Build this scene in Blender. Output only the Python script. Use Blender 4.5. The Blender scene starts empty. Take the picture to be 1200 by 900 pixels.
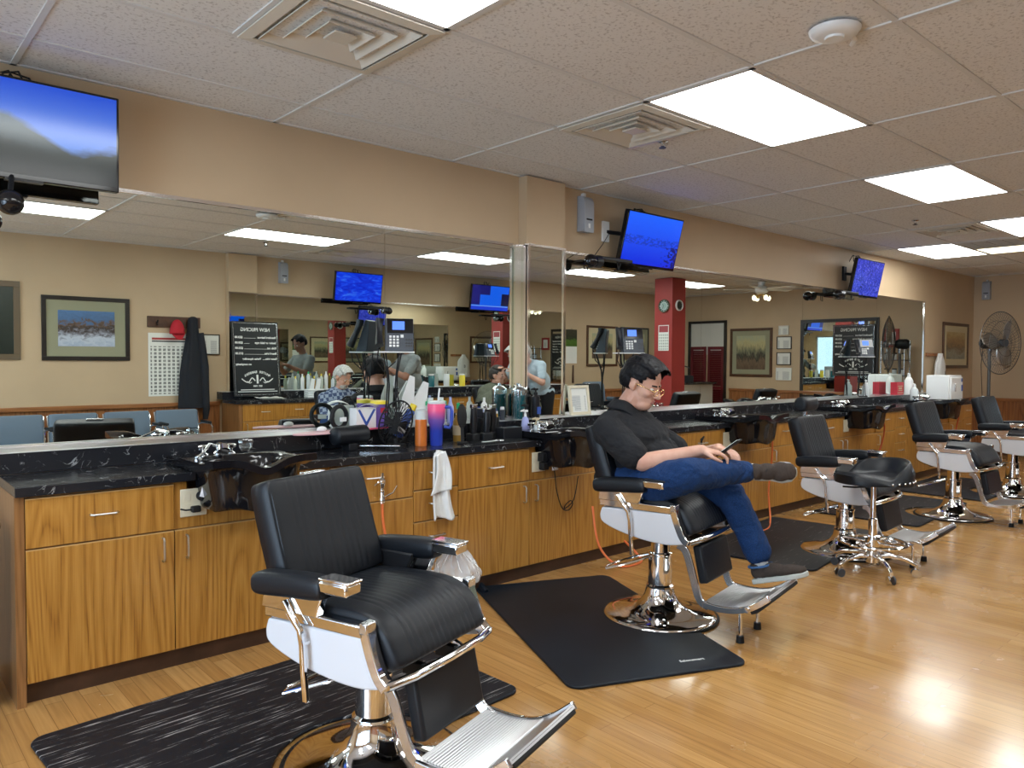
import bpy, bmesh, math, random
from math import sin, cos, pi, radians, sqrt, atan2
from mathutils import Vector, Matrix, Quaternion
random.seed(7)
SC = bpy.context.scene
COL = SC.collection
V = Vector

# ------------------------------------------------------------------ materials
MATS = {}
def nmat(name):
    m = bpy.data.materials.new(name); m.use_nodes = True
    nt = m.node_tree
    b = nt.nodes['Principled BSDF']
    MATS[name] = m
    return m, nt, b
def setb(b, **k):
    names = dict(rough='Roughness', metal='Metallic', spec='Specular IOR Level', coat='Coat Weight', coatr='Coat Roughness',
                 trans='Transmission Weight', ior='IOR', alpha='Alpha', sheen='Sheen Weight', es='Emission Strength')
    for a, v in k.items():
        if a == 'col': b.inputs['Base Color'].default_value = (*v, 1)
        elif a == 'ecol': b.inputs['Emission Color'].default_value = (*v, 1)
        else: b.inputs[names[a]].default_value = v
def srgb(r, g, b):
    f = lambda c: (c/255/12.92) if c/255 <= .04045 else (((c/255)+.055)/1.055)**2.4
    return (f(r), f(g), f(b))
def N(nt, t, **k):
    n = nt.nodes.new(t)
    for a, v in k.items():
        if a.startswith('i_'):
            n.inputs[a[2:].replace('_', ' ')].default_value = v
        else: setattr(n, a, v)
    return n
def L(nt, a, b): nt.links.new(a, b)
def ramp(nt, stops):
    r = N(nt, 'ShaderNodeValToRGB')
    e = r.color_ramp.elements
    e[0].position, e[0].color = stops[0][0], (*stops[0][1], 1)
    e[1].position, e[1].color = stops[-1][0], (*stops[-1][1], 1)
    for p, c in stops[1:-1]:
        x = e.new(p); x.color = (*c, 1)
    return r
def coords(nt, kind='world', scale=(1, 1, 1), rot=(0, 0, 0), loc=(0, 0, 0)):
    if kind == 'world': src = N(nt, 'ShaderNodeNewGeometry').outputs['Position']
    else: src = N(nt, 'ShaderNodeTexCoord').outputs[{'object': 'Object', 'gen': 'Generated'}[kind]]
    mp = N(nt, 'ShaderNodeMapping')
    mp.inputs['Scale'].default_value = scale; mp.inputs['Rotation'].default_value = rot; mp.inputs['Location'].default_value = loc
    L(nt, src, mp.inputs['Vector'])
    return mp.outputs['Vector']
def bump(nt, b, h, strength=.2, dist=.002):
    n = N(nt, 'ShaderNodeBump'); n.inputs['Strength'].default_value = strength; n.inputs['Distance'].default_value = dist
    L(nt, h, n.inputs['Height']); L(nt, n.outputs['Normal'], b.inputs['Normal'])
def plain(name, col, rough=.5, metal=0, noise=0, nscale=20, bmp=0, bscale=200, **k):
    m, nt, b = nmat(name)
    setb(b, col=col, rough=rough, metal=metal, **k)
    if noise:
        v = coords(nt, 'object')
        t = N(nt, 'ShaderNodeTexNoise'); t.inputs['Scale'].default_value = nscale; t.inputs['Detail'].default_value = 4
        L(nt, v, t.inputs['Vector'])
        r = ramp(nt, [(.3, tuple(c*(1-noise) for c in col)), (.7, tuple(min(1, c*(1+noise)) for c in col))])
        L(nt, t.outputs['Fac'], r.inputs['Fac']); L(nt, r.outputs['Color'], b.inputs['Base Color'])
    if bmp:
        v = coords(nt, 'object')
        t = N(nt, 'ShaderNodeTexNoise'); t.inputs['Scale'].default_value = bscale; t.inputs['Detail'].default_value = 3
        L(nt, v, t.inputs['Vector']); bump(nt, b, t.outputs['Fac'], bmp, .002)
    return m
def emis(name, col, s):
    m, nt, b = nmat(name); setb(b, col=(0, 0, 0), rough=.5, ecol=col, es=s); return m
def glass(name, tint=(1, 1, 1), refl=.08, rough=.02, dark=0.0):
    m = bpy.data.materials.new(name); m.use_nodes = True; nt = m.node_tree; nt.nodes.clear()
    o = N(nt, 'ShaderNodeOutputMaterial'); t = N(nt, 'ShaderNodeBsdfTransparent'); g = N(nt, 'ShaderNodeBsdfGlossy')
    t.inputs['Color'].default_value = (*tint, 1); g.inputs['Roughness'].default_value = rough
    f = N(nt, 'ShaderNodeLayerWeight'); f.inputs['Blend'].default_value = .35
    mm = N(nt, 'ShaderNodeMath', operation='MULTIPLY_ADD'); mm.inputs[1].default_value = .7; mm.inputs[2].default_value = refl
    x = N(nt, 'ShaderNodeMixShader'); L(nt, f.outputs['Facing'], mm.inputs[0]); L(nt, mm.outputs[0], x.inputs['Fac'])
    L(nt, t.outputs[0], x.inputs[1]); L(nt, g.outputs[0], x.inputs[2]); L(nt, x.outputs[0], o.inputs['Surface'])
    MATS[name] = m; return m

def mk_wall(name, c):
    m, nt, b = nmat(name); setb(b, rough=.55)
    v = coords(nt)
    t = N(nt, 'ShaderNodeTexNoise'); t.inputs['Scale'].default_value = 1.3; t.inputs['Detail'].default_value = 5; L(nt, v, t.inputs['Vector'])
    r = ramp(nt, [(.3, tuple(x*.93 for x in c)), (.7, tuple(x*1.05 for x in c))]); L(nt, t.outputs['Fac'], r.inputs['Fac']); L(nt, r.outputs['Color'], b.inputs['Base Color'])
    t2 = N(nt, 'ShaderNodeTexNoise'); t2.inputs['Scale'].default_value = 160; t2.inputs['Detail'].default_value = 3; L(nt, v, t2.inputs['Vector'])
    bump(nt, b, t2.outputs['Fac'], .25, .0015)
    return m
mk_wall('wall', (.54, .405, .26)); mk_wall('redwall', (.33, .035, .03)); mk_wall('white_wall', (.6, .6, .55))

def mk_ceiling():
    m, nt, b = nmat('tile'); setb(b, rough=.85, spec=.2)
    v = coords(nt)
    t = N(nt, 'ShaderNodeTexNoise'); t.inputs['Scale'].default_value = 70; t.inputs['Detail'].default_value = 4; t.inputs['Roughness'].default_value = .65; L(nt, v, t.inputs['Vector'])
    r = ramp(nt, [(.0, (.42, .39, .35)), (.38, (.52, .50, .48)), (.45, (.73, .72, .70)), (1, (.76, .75, .73))])
    L(nt, t.outputs['Fac'], r.inputs['Fac']); L(nt, r.outputs['Color'], b.inputs['Base Color'])
    bump(nt, b, t.outputs['Fac'], .35, .002)
    plain('tbar', (.64, .63, .61), .55)
mk_ceiling()

def mk_oak(name, lo, mid, hi, vert=True, rough=.32):
    m, nt, b = nmat(name); setb(b, rough=rough, coat=.15, coatr=.2)
    v = coords(nt, 'world', scale=(1, 1, .075) if vert else (.075, .075, 1))
    # per-object shift
    oi = N(nt, 'ShaderNodeObjectInfo'); mu = N(nt, 'ShaderNodeVectorMath', operation='ADD')
    sc = N(nt, 'ShaderNodeMath', operation='MULTIPLY'); sc.inputs[1].default_value = 13.0
    L(nt, oi.outputs['Random'], sc.inputs[0]); L(nt, v, mu.inputs[0]); L(nt, sc.outputs[0], mu.inputs[1])
    n1 = N(nt, 'ShaderNodeTexNoise'); n1.inputs['Scale'].default_value = 3.8; n1.inputs['Detail'].default_value = 2; L(nt, mu.outputs[0], n1.inputs['Vector'])
    m1 = N(nt, 'ShaderNodeMath', operation='MULTIPLY'); m1.inputs[1].default_value = 44; L(nt, n1.outputs['Fac'], m1.inputs[0])
    fr = N(nt, 'ShaderNodeMath', operation='PINGPONG'); fr.inputs[1].default_value = 1.0; L(nt, m1.outputs[0], fr.inputs[0])
    n2 = N(nt, 'ShaderNodeTexNoise'); n2.inputs['Scale'].default_value = 1; n2.inputs['Detail'].default_value = 5
    v2 = coords(nt, 'world', scale=(170, 170, 5) if vert else (5, 5, 170)); L(nt, v2, n2.inputs['Vector'])
    n3 = N(nt, 'ShaderNodeTexNoise'); n3.inputs['Scale'].default_value = 1.5; L(nt, mu.outputs[0], n3.inputs['Vector'])
    mx = N(nt, 'ShaderNodeMath', operation='MULTIPLY_ADD'); mx.inputs[1].default_value = .36; L(nt, fr.outputs[0], mx.inputs[0])
    m2 = N(nt, 'ShaderNodeMath', operation='MULTIPLY'); m2.inputs[1].default_value = .75; L(nt, n2.outputs['Fac'], m2.inputs[0]); L(nt, m2.outputs[0], mx.inputs[2])
    r = ramp(nt, [(.26, lo), (.48, mid), (.80, hi)]); L(nt, mx.outputs[0], r.inputs['Fac'])
    L(nt, r.outputs['Color'], b.inputs['Base Color'])
    bump(nt, b, n2.outputs['Fac'], .08, .001)
    return m
mk_oak('oak', (.235, .092, .014), (.38, .172, .029), (.47, .232, .048))
mk_oak('oak_panel', (.14, .06, .022), (.23, .105, .035), (.29, .14, .05))
mk_oak('wainscot', (.16, .055, .02), (.30, .115, .04), (.38, .16, .055))
mk_oak('oak_rail', (.16, .055, .02), (.30, .115, .04), (.38, .16, .055), vert=False)
plain('kick', (.06, .028, .016), .4, noise=.3, nscale=8)
plain('door_edge', (.55, .33, .13), .45)

def mk_floor():
    m, nt, b = nmat('floor'); setb(b, rough=.2, coat=.35, coatr=.12)
    geo = N(nt, 'ShaderNodeNewGeometry'); sep = N(nt, 'ShaderNodeSeparateXYZ'); com = N(nt, 'ShaderNodeCombineXYZ')
    L(nt, geo.outputs['Position'], sep.inputs[0]); L(nt, sep.outputs['Y'], com.inputs['X']); L(nt, sep.outputs['X'], com.inputs['Y'])
    br = N(nt, 'ShaderNodeTexBrick', offset=.37, offset_frequency=2)
    br.inputs['Scale'].default_value = 1; br.inputs['Brick Width'].default_value = 1.15; br.inputs['Row Height'].default_value = .066
    br.inputs['Mortar Size'].default_value = .0012; br.inputs['Mortar Smooth'].default_value = .1; br.inputs['Bias'].default_value = 0
    br.inputs['Color1'].default_value = (0, 0, 0, 1); br.inputs['Color2'].default_value = (1, 1, 1, 1); br.inputs['Mortar'].default_value = (.5, .5, .5, 1)
    L(nt, com.outputs[0], br.inputs['Vector'])
    cr = ramp(nt, [(0, (.41, .22, .07)), (.5, (.46, .255, .085)), (1, (.51, .295, .105))]); L(nt, br.outputs['Color'], cr.inputs['Fac'])
    v2 = coords(nt, 'world', scale=(60, 2.5, 1)); n = N(nt, 'ShaderNodeTexNoise'); n.inputs['Scale'].default_value = 1; n.inputs['Detail'].default_value = 5; L(nt, v2, n.inputs['Vector'])
    gr = ramp(nt, [(.3, (.80, .76, .72)), (.7, (1.08, 1.05, 1.02))]); L(nt, n.outputs['Fac'], gr.inputs['Fac'])
    mx = N(nt, 'ShaderNodeMix', data_type='RGBA', blend_type='MULTIPLY'); mx.inputs['Factor'].default_value = 1
    L(nt, cr.outputs['Color'], mx.inputs[6]); L(nt, gr.outputs['Color'], mx.inputs[7])
    mo = N(nt, 'ShaderNodeMix', data_type='RGBA', blend_type='MIX'); L(nt, br.outputs['Fac'], mo.inputs['Factor']); L(nt, mx.outputs[2], mo.inputs[6]); mo.inputs[7].default_value = (.25, .13, .04, 1)
    L(nt, mo.outputs[2], b.inputs['Base Color'])
    v3 = coords(nt, 'world'); n3 = N(nt, 'ShaderNodeTexNoise'); n3.inputs['Scale'].default_value = 3; n3.inputs['Detail'].default_value = 5; L(nt, v3, n3.inputs['Vector'])
    rr = ramp(nt, [(.3, (.16,)*3), (.7, (.30,)*3)]); L(nt, n3.outputs['Fac'], rr.inputs['Fac']); L(nt, rr.outputs['Color'], b.inputs['Roughness'])
    ad = N(nt, 'ShaderNodeMath', operation='MULTIPLY_ADD'); ad.inputs[1].default_value = .35; L(nt, br.outputs['Color'], ad.inputs[0])
    mm = N(nt, 'ShaderNodeMath', operation='SUBTRACT'); L(nt, n3.outputs['Fac'], mm.inputs[0]); L(nt, br.outputs['Fac'], mm.inputs[1]); L(nt, mm.outputs[0], ad.inputs[2])
    bump(nt, b, ad.outputs[0], .22, .0016)
mk_floor()

def mk_marble():
    m, nt, b = nmat('marble'); setb(b, rough=.22)
    v = coords(nt)
    n = N(nt, 'ShaderNodeTexNoise'); n.inputs['Scale'].default_value = 13; n.inputs['Detail'].default_value = 7; n.inputs['Distortion'].default_value = 1.2; L(nt, v, n.inputs['Vector'])
    a = N(nt, 'ShaderNodeMath', operation='SUBTRACT'); a.inputs[1].default_value = .5; L(nt, n.outputs['Fac'], a.inputs[0])
    c = N(nt, 'ShaderNodeMath', operation='ABSOLUTE'); L(nt, a.outputs[0], c.inputs[0])
    n2 = N(nt, 'ShaderNodeTexNoise'); n2.inputs['Scale'].default_value = 14; n2.inputs['Detail'].default_value = 3; L(nt, v, n2.inputs['Vector'])
    g = N(nt, 'ShaderNodeMath', operation='MULTIPLY_ADD'); g.inputs[1].default_value = -.075; g.inputs[2].default_value = .0375; L(nt, n2.outputs['Fac'], g.inputs[0])
    lt = N(nt, 'ShaderNodeMath', operation='LESS_THAN'); L(nt, c.outputs[0], lt.inputs[0]); L(nt, g.outputs[0], lt.inputs[1])
    mx = N(nt, 'ShaderNodeMix', data_type='RGBA'); mx.inputs[6].default_value = (.013, .014, .018, 1); mx.inputs[7].default_value = (.26, .27, .28, 1)
    L(nt, lt.outputs[0], mx.inputs['Factor']); L(nt, mx.outputs[2], b.inputs['Base Color'])
mk_marble()

def mk_mat_streak(name, amt):
    m, nt, b = nmat(name); setb(b, rough=.5, spec=.22)
    v = coords(nt, 'object', scale=(1.1, 30, 1))
    n = N(nt, 'ShaderNodeTexNoise'); n.inputs['Scale'].default_value = 3; n.inputs['Detail'].default_value = 6; n.inputs['Roughness'].default_value = .7; n.inputs['Distortion'].default_value = .5; L(nt, v, n.inputs['Vector'])
    r = ramp(nt, [(amt, (.008, .011, .017)), (amt+.07, (.42, .42, .42))]); L(nt, n.outputs['Fac'], r.inputs['Fac']); L(nt, r.outputs['Color'], b.inputs['Base Color'])
mk_mat_streak('mat_streak', .575); mk_mat_streak('mat_brown', .61)
plain('mat_black', (.007, .012, .020), .48, spec=.25, noise=.25, nscale=3, bmp=.1, bscale=300)

def mk_leather():
    m, nt, b = nmat('leather'); setb(b, col=(.006, .008, .012), rough=.40, spec=.32)
    v = coords(nt, 'object'); t = N(nt, 'ShaderNodeTexVoronoi'); t.inputs['Scale'].default_value = 420; L(nt, v, t.inputs['Vector'])
    bump(nt, b, t.outputs['Distance'], .18, .0012)
mk_leather()
plain('chrome', (.86, .86, .87), .06, 1)
plain('chrome_soft', (.70, .71, .73), .2, 1, noise=.08, nscale=30)
plain('alu', (.62, .63, .65), .28, 1)
plain('steel_handle', (.62, .60, .57), .3, 1)
plain('enamel', (.66, .69, .75), .18, coat=.3); plain('appliance_white', (.82, .84, .85), .25)
plain('rubber', (.009, .010, .012), .55, spec=.3)
plain('gloss_black', (.007, .007, .009), .10)
plain('black_plastic', (.010, .011, .014), .33, spec=.4)
plain('satin_black', (.010, .011, .014), .45, spec=.3)
plain('dark_grey', (.045, .055, .07), .4)
plain('white_plastic', (.78, .80, .80), .3)
plain('ivory', (.72, .66, .50), .35)
plain('paper', (.80, .80, .76), .7)
plain('mirror', (.78, .83, .79), .0, 1)
plain('cloth_white', (.78, .80, .80), .85, noise=.05, bmp=.6, bscale=350)
plain('orange_hose', (.75, .17, .05), .4)
plain('red_hose', (.45, .06, .03), .4)
plain('blue_grey_vinyl', (.13, .18, .24), .38, bmp=.1)
plain('black_frame', (.02, .015, .012), .35)
plain('wood_frame', (.09, .04, .02), .35, noise=.2)
plain('bronze_frame', (.14, .10, .06), .4, bmp=.8, bscale=60)
plain('mat_green', (.30, .30, .20), .8)
plain('mat_cream', (.60, .52, .33), .8)
plain('red_cap', (.45, .012, .025), .8, bmp=.3)
plain('black_cloth', (.010, .012, .018), .9, bmp=.4, bscale=150)
plain('louver_red', (.13, .012, .018), .4)
plain('cream_metal', (.62, .58, .50), .35)
glass('clear', (.93, .96, .96), .06)
glass('pane', (.92, .95, .95), .05)
emis('lamp', (.97, 1.0, .985), 13.0)
emis('lamp_yellow', (1.0, .90, .62), 4.0)
emis('phone_screen', (.10, .25, 1.0), 1.4)
emis('hand_screen', (.85, 1.0, .95), 1.4)

def screen_mat(name, kind):
    m, nt, b = nmat(name); setb(b, col=(.01, .01, .012), rough=.15)
    tc = N(nt, 'ShaderNodeTexCoord'); sep = N(nt, 'ShaderNodeSeparateXYZ'); L(nt, tc.outputs['Generated'], sep.inputs[0])
    X, Z = sep.outputs['X'], sep.outputs['Z']
    def M(op, a, b_=None, c=None):
        n = N(nt, 'ShaderNodeMath', operation=op)
        for i, q in enumerate((a, b_, c)):
            if q is None: continue
            if isinstance(q, (int, float)): n.inputs[i].default_value = q
            else: L(nt, q, n.inputs[i])
        return n.outputs[0]
    def mix(f, a, c):
        n = N(nt, 'ShaderNodeMix', data_type='RGBA'); L(nt, f, n.inputs['Factor'])
        for s, q in ((6, a), (7, c)):
            if isinstance(q, tuple): n.inputs[s].default_value = (*q, 1)
            else: L(nt, q, n.inputs[s])
        return n.outputs[2]
    def noise(s, d=5, vec=None, dist=0):
        n = N(nt, 'ShaderNodeTexNoise'); n.inputs['Scale'].default_value = s; n.inputs['Detail'].default_value = d; n.inputs['Distortion'].default_value = dist
        L(nt, vec or tc.outputs['Generated'], n.inputs['Vector']); return n.outputs['Fac']
    if kind == 'mountain':
        sky = ramp(nt, [(0, srgb(110, 165, 245)), (1, srgb(30, 80, 215))]); L(nt, Z, sky.inputs['Fac'])
        # ridge 1 hazy peak to the left, ridge 2 dark low hill to the right
        n1 = noise(5, 6)
        r1 = M('SUBTRACT', M('MULTIPLY_ADD', X, -.95, 1.12), M('MULTIPLY', n1, .12)); r1 = M('MINIMUM', r1, M('MULTIPLY_ADD', n1, .12, .62))
        f1 = M('MULTIPLY', M('SUBTRACT', r1, Z), 14); f1 = M('MINIMUM', M('MAXIMUM', f1, 0), 1)
        haze = ramp(nt, [(.25, srgb(22, 36, 36)), (.5, srgb(70, 88, 96)), (.8, srgb(112, 134, 156))]); L(nt, Z, haze.inputs['Fac'])
        c = mix(f1, sky.outputs['Color'], haze.outputs['Color'])
        r2 = M('MULTIPLY_ADD', M('ABSOLUTE', M('SUBTRACT', X, .62)), .38, .30); r2 = M('MULTIPLY_ADD', noise(14, 6), .1, M('SUBTRACT', r2, .03))
        f2 = M('MINIMUM', M('MAXIMUM', M('MULTIPLY', M('SUBTRACT', r2, Z), 9), 0), 1)
        low = ramp(nt, [(0, srgb(10, 18, 20)), (.45, srgb(34, 48, 44))]); L(nt, Z, low.inputs['Fac'])
        c = mix(f2, c, low.outputs['Color']); st = .95
    elif kind == 'city':
        sky = ramp(nt, [(0, srgb(4, 40, 215)), (1, srgb(20, 95, 250))]); L(nt, Z, sky.inputs['Fac'])
        n1 = noise(24, 3); f = M('MULTIPLY', M('GREATER_THAN', n1, .5), M('LESS_THAN', M('ABSOLUTE', M('SUBTRACT', Z, .48)), .09))
        c = mix(M('MULTIPLY', f, .5), sky.outputs['Color'], srgb(5, 25, 130))
        d = M('MULTIPLY', M('GREATER_THAN', M('ADD', noise(18, 3), M('MULTIPLY', M('SUBTRACT', X, 1), .9)), .42), M('LESS_THAN', Z, .42))
        c = mix(d, c, srgb(4, 22, 110)); st = 1.1
    elif kind == 'forest':
        v = coords(nt, 'gen', scale=(3, 1, 1.2)); r = ramp(nt, [(.3, srgb(14, 18, 60)), (.48, srgb(40, 60, 190)), (.58, srgb(60, 70, 225)), (.72, srgb(150, 150, 230))])
        L(nt, noise(7, 8, v, 2), r.inputs['Fac']); c = r.outputs['Color']; st = 1.0
    elif kind == 'sea':
        r = ramp(nt, [(.35, srgb(2, 30, 200)), (.55, srgb(6, 62, 240)), (.75, srgb(60, 130, 250))]); L(nt, noise(4, 6, None, 1.5), r.inputs['Fac']); c = r.outputs['Color']; st = 1.1
    else:  # panels of a programme guide
        c = (0, 0, 0)
        base = mix(M('GREATER_THAN', Z, .15), srgb(20, 60, 220), srgb(6, 95, 245))
        c = mix(M('MULTIPLY', M('GREATER_THAN', X, .52), M('GREATER_THAN', Z, .62)), base, srgb(18, 20, 110))
        c = mix(M('MULTIPLY', M('GREATER_THAN', X, .78), M('GREATER_THAN', Z, .2)), c, srgb(24, 24, 120))
        c = mix(M('MULTIPLY', M('LESS_THAN', X, .2), M('MULTIPLY', M('GREATER_THAN', Z, .2), M('LESS_THAN', Z, .7))), c, srgb(8, 18, 60))
        c = mix(M('LESS_THAN', M('ABSOLUTE', M('SUBTRACT', Z, .16)), .015), c, srgb(120, 170, 250)); st = 1.1
    L(nt, c, b.inputs['Emission Color']); b.inputs['Emission Strength'].default_value = st
    return m
for k in ('mountain', 'city', 'forest', 'sea', 'guide'): screen_mat('scr_'+k, k)

def picture_mat(name, stops, scale=5, vs=(1, 1, 1), dist=1.0, horizon=None):
    m, nt, b = nmat(name); setb(b, rough=.35)
    v = coords(nt, 'gen', scale=vs)
    n = N(nt, 'ShaderNodeTexNoise'); n.inputs['Scale'].default_value = scale; n.inputs['Detail'].default_value = 8; n.inputs['Distortion'].default_value = dist; L(nt, v, n.inputs['Vector'])
    sep = N(nt, 'ShaderNodeSeparateXYZ'); tc = N(nt, 'ShaderNodeTexCoord'); L(nt, tc.outputs['Generated'], sep.inputs[0])
    a = N(nt, 'ShaderNodeMath', operation='MULTIPLY_ADD'); a.inputs[1].default_value = .5; L(nt, n.outputs['Fac'], a.inputs[0])
    c = N(nt, 'ShaderNodeMath', operation='MULTIPLY_ADD'); c.inputs[1].default_value = .75; c.inputs[2].default_value = -.12; L(nt, sep.outputs['Z'], c.inputs[0]); L(nt, c.outputs[0], a.inputs[2])
    r = ramp(nt, stops); L(nt, a.outputs[0], r.inputs['Fac']); L(nt, r.outputs['Color'], b.inputs['Base Color'])
    return m
picture_mat('pic_snow', [(.0, srgb(150, 165, 190)), (.3, srgb(190, 200, 215)), (.42, srgb(120, 120, 130)), (.5, srgb(60, 50, 45)), (.6, srgb(105, 85, 70)), (.68, srgb(80, 110, 150)), (1, srgb(90, 130, 180))], 9)
picture_mat('pic_forest', [(.0, srgb(70, 55, 45)), (.3, srgb(115, 95, 75)), (.42, srgb(50, 48, 42)), (.55, srgb(120, 120, 95)), (.7, srgb(185, 175, 130)), (1, srgb(150, 165, 150))], 6, (2.5, 2.5, .7))
picture_mat('pic_stream', [(.0, srgb(90, 95, 80)), (.25, srgb(150, 150, 135)), (.45, srgb(110, 90, 60)), (.6, srgb(150, 120, 75)), (.8, srgb(175, 150, 95)), (1, srgb(190, 170, 120))], 6)
picture_mat('pic_lawn', [(.0, srgb(60, 90, 30)), (.4, srgb(80, 115, 40)), (.5, srgb(30, 35, 25)), (.8, srgb(60, 55, 35)), (1, srgb(25, 28, 22))], 8)
picture_mat('pic_dark', [(.0, srgb(28, 36, 30)), (.5, srgb(44, 52, 46)), (1, srgb(60, 66, 60))], 4)

def grid_paper(name, nx, nz, ink, top=.18, topcol=None):
    """rows of small printed cells on paper"""
    m, nt, b = nmat(name); setb(b, rough=.6)
    tc = N(nt, 'ShaderNodeTexCoord'); sep = N(nt, 'ShaderNodeSeparateXYZ'); L(nt, tc.outputs['Generated'], sep.inputs[0])
    def M(op, a, b_=None, c=None):
        n = N(nt, 'ShaderNodeMath', operation=op)
        for i, q in enumerate((a, b_, c)):
            if q is None: continue
            if isinstance(q, (int, float)): n.inputs[i].default_value = q
            else: L(nt, q, n.inputs[i])
        return n.outputs[0]
    mxx = M('MAXIMUM', sep.outputs['X'], sep.outputs['Y'])
    u = mxx
    cx = M('LESS_THAN', M('ABSOLUTE', M('SUBTRACT', M('FRACT', M('MULTIPLY', u, nx)), .5)), .3)
    cz = M('LESS_THAN', M('ABSOLUTE', M('SUBTRACT', M('FRACT', M('MULTIPLY', sep.outputs['Z'], nz)), .5)), .33)
    inside = M('MULTIPLY', M('LESS_THAN', M('ABSOLUTE', M('SUBTRACT', u, .5)), .45), M('LESS_THAN', M('ABSOLUTE', M('SUBTRACT', sep.outputs['Z'], (1-top)/2)), (1-top)/2-.03))
    n = N(nt, 'ShaderNodeTexNoise'); n.inputs['Scale'].default_value = 30; L(nt, tc.outputs['Generated'], n.inputs['Vector'])
    f = M('MULTIPLY', M('MULTIPLY', cx, cz), M('MULTIPLY', inside, M('MULTIPLY_ADD', n.outputs['Fac'], 1.4, .05)))
    f = M('MINIMUM', f, 1)
    mx = N(nt, 'ShaderNodeMix', data_type='RGBA'); mx.inputs[6].default_value = (.78, .80, .76, 1); mx.inputs[7].default_value = (*ink, 1); L(nt, f, mx.inputs['Factor'])
    out = mx.outputs[2]
    if topcol:
        t = M('MULTIPLY', M('GREATER_THAN', sep.outputs['Z'], 1-top), M('LESS_THAN', M('ABSOLUTE', M('SUBTRACT', u, .5)), .44)); t = M('MULTIPLY', t, M('LESS_THAN', sep.outputs['Z'], .97))
        m2 = N(nt, 'ShaderNodeMix', data_type='RGBA'); L(nt, t, m2.inputs['Factor']); L(nt, out, m2.inputs[6]); m2.inputs[7].default_value = (*topcol, 1); out = m2.outputs[2]
    L(nt, out, b.inputs['Base Color'])
grid_paper('poster_faces', 9, 17, (.05, .06, .06))
grid_paper('calendar_sheet', 7, 9, (.18, .22, .20), .28, (.35, .06, .07))
grid_paper('certificate', 1.4, 13, (.35, .38, .40), .25)

def smooth_path(pts, n=6):
    pts = [V(p) for p in pts]; out = []
    for i in range(len(pts)-1):
        p0, p1, p2, p3 = pts[max(i-1, 0)], pts[i], pts[i+1], pts[min(i+2, len(pts)-1)]
        for k in range(n):
            u = k/n; out.append(.5*((2*p1)+(-p0+p2)*u+(2*p0-5*p1+4*p2-p3)*u*u+(-p0+3*p1-3*p2+p3)*u**3))
    return out+[pts[-1]]
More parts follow.
